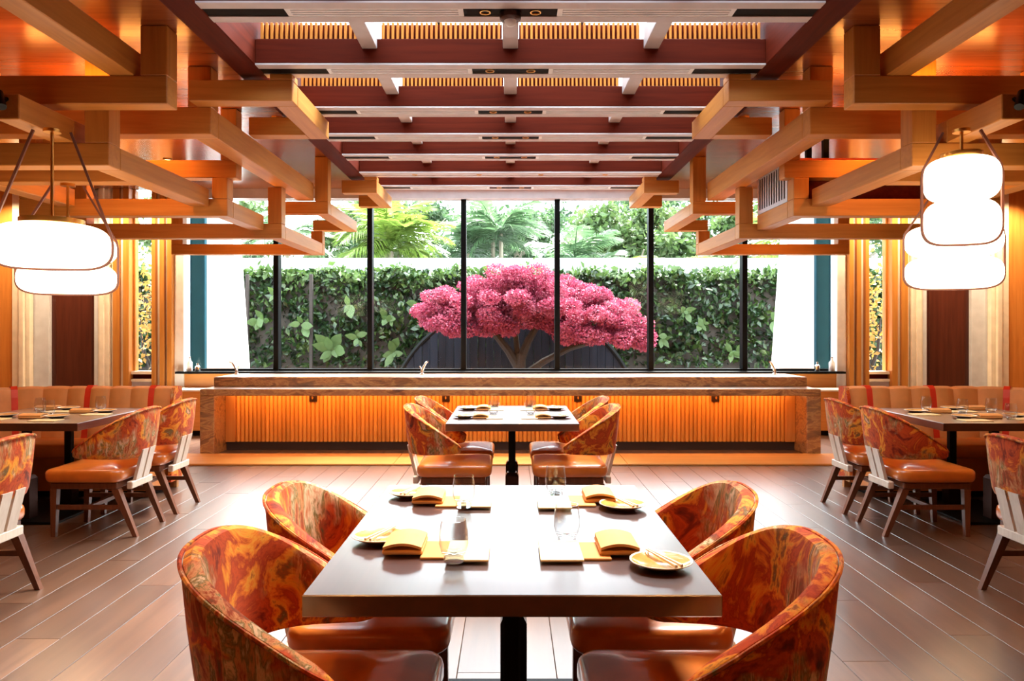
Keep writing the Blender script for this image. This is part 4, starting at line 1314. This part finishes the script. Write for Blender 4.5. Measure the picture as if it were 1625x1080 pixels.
def palm(x, y, h, nf, L, mat, lab, stems=1):
    t = thing('palm_tree', lab, 'palm', (x, y, -0.1), 0, 'palms beyond the garden wall')
    fm = [frond_mesh('frond', L, 0.55, mat), frond_mesh('frond', L * 0.9, 0.85, mat)]
    for q in range(stems):
        ox, oy, hh = (0, 0, h) if q == 0 else (random.uniform(-0.7, 0.7), random.uniform(-0.5, 0.5), h * random.uniform(0.8, 1.1))
        MB().tube([(ox, oy, 0), (ox + 0.03, oy, hh * 0.5), (ox, oy, hh)], [0.075, 0.06, 0.05], 8).build('stem', 'palm_bark', t, True)
        for k in range(nf):
            a = 2 * PI * k / nf * 1.0 + q * 0.7 + random.uniform(-0.15, 0.15)
            o = link('frond', fm[k % 2], t, (ox, oy, hh), (0, random.uniform(-0.7, 0.45), a))
palm(-2.55, 17.4, 3.5, 15, 1.45, 'palm_leaf', 'lime green palm clump beyond the garden wall', 3)
palm(-0.45, 19.4, 3.85, 14, 1.45, 'palm_leaf_blue', 'silvery green palm beyond the garden wall, behind the middle pane', 3)
palm(1.45, 17.0, 3.1, 13, 1.25, 'palm_leaf_blue', 'small silvery palm beyond the garden wall, right of the middle mullion', 2)
palm(3.75, 17.3, 2.75, 13, 1.25, 'palm_leaf', 'low bright lime fan of palm fronds peeking over the garden wall', 2)
palm(-5.2, 17.6, 3.6, 12, 1.4, 'palm_leaf_blue', 'slender green palm beyond the garden wall near the white fin', 1)
palm(6.6, 17.8, 3.5, 12, 1.5, 'palm_leaf', 'tall lime palm beyond the garden wall near the other white fin', 1)
# golden shrubs outside the narrow side windows
for s in (-1, 1):
    t = thing('golden_shrub', 'golden leaved shrub outside the narrow side window, ' + side_word(s), 'shrub', (s * 5.75, 12.2, -0.1), 0, 'golden shrubs')
    MB().tube([(0, 0, 0), (0.05 * s, 0, 0.7), (-0.05 * s, 0, 1.4), (0.02, 0, 2.2)], [0.06, 0.05, 0.035, 0.015], 8).tube([(0.02, 0, 0.7), (0.18 * s, 0, 1.2), (0.22 * s, 0, 1.7)], [0.035, 0.025, 0.01], 6).build('stem', 'bark', t, True)
    c = rng.normal(size=(650, 3)) * np.array([0.20, 0.20, 0.55]) + np.array([0, 0, 1.75])
    tag(link('leaf_mass', leaves('leaf_mass', c, 0.09, 'gold_leaf'), t), kind='stuff')

# ------------------------------------------------------------------ room lights (downlights, cove strips, added spots without fixtures)
def spot(loc, energy, size=100, blend=0.7, color=WARM, r=0.05, rot=(0, 0, 0)):
    l = bpy.data.lights.new('downlight_or_fill', 'SPOT')
    l.energy = energy
    l.spot_size = math.radians(size)
    l.spot_blend = blend
    l.color = color
    l.shadow_soft_size = r
    o = bpy.data.objects.new('downlight_or_fill', l)
    COL.objects.link(o)
    o.location = loc
    o.rotation_euler = rot
for s in (-1, 1):
    for y in (-2.5, -0.5, 1.5):  # unseen spots added to warm the faces turned towards the camera
        spot((s * 3.2, y, ZC - 0.03), 60, 150, 0.8)
    for y in (3.3, 6.35, 8.6):
        spot((s * 3.1, y, ZC - 0.03), 55, 120)
    # cove strips lying on top of the frames, washing the ceiling
    area('cove_led', (s * 3.2, 4.875, 3.04), (1.3, 0.04), 7, WARM, (PI, 0, 0))
    area('cove_led', (s * 3.0, 5.625, 3.06), (1.2, 0.04), 10, WARM, (PI, 0, 0))
    area('cove_led', (s * 3.2, 6.69, 2.91), (1.3, 0.04), 10, WARM, (PI, 0, 0))
    area('cove_led', (s * 3.3, 7.67, 2.49), (1.6, 0.04), 14, WARM, (PI, 0, 0))
    # spots without fixtures, added to brighten the panelled wall ends
    for x in (4.75, 5.30, 6.1, 6.8):
        spot((s * x, 9.9, ZC - 0.03), 150, 110, 0.8, SOFT, 0.04, (math.radians(14), 0, 0))

# the beams' brass downlights over the two aisle tables, and unseen ceiling spots added to warm the nearest table
for x in (-0.9, 0.9):
    for y in (1.3, 2.6):
        spot((x, y, ZC - 0.03), 38, 80, 0.8, (1.0, 0.46, 0.13))
for y in (5.21, 6.22):
    for x in (-0.145, 0.145):
        spot((x, y + 0.135, ZB - 0.02), 28, 70, 0.8, (1.0, 0.50, 0.16), 0.03)
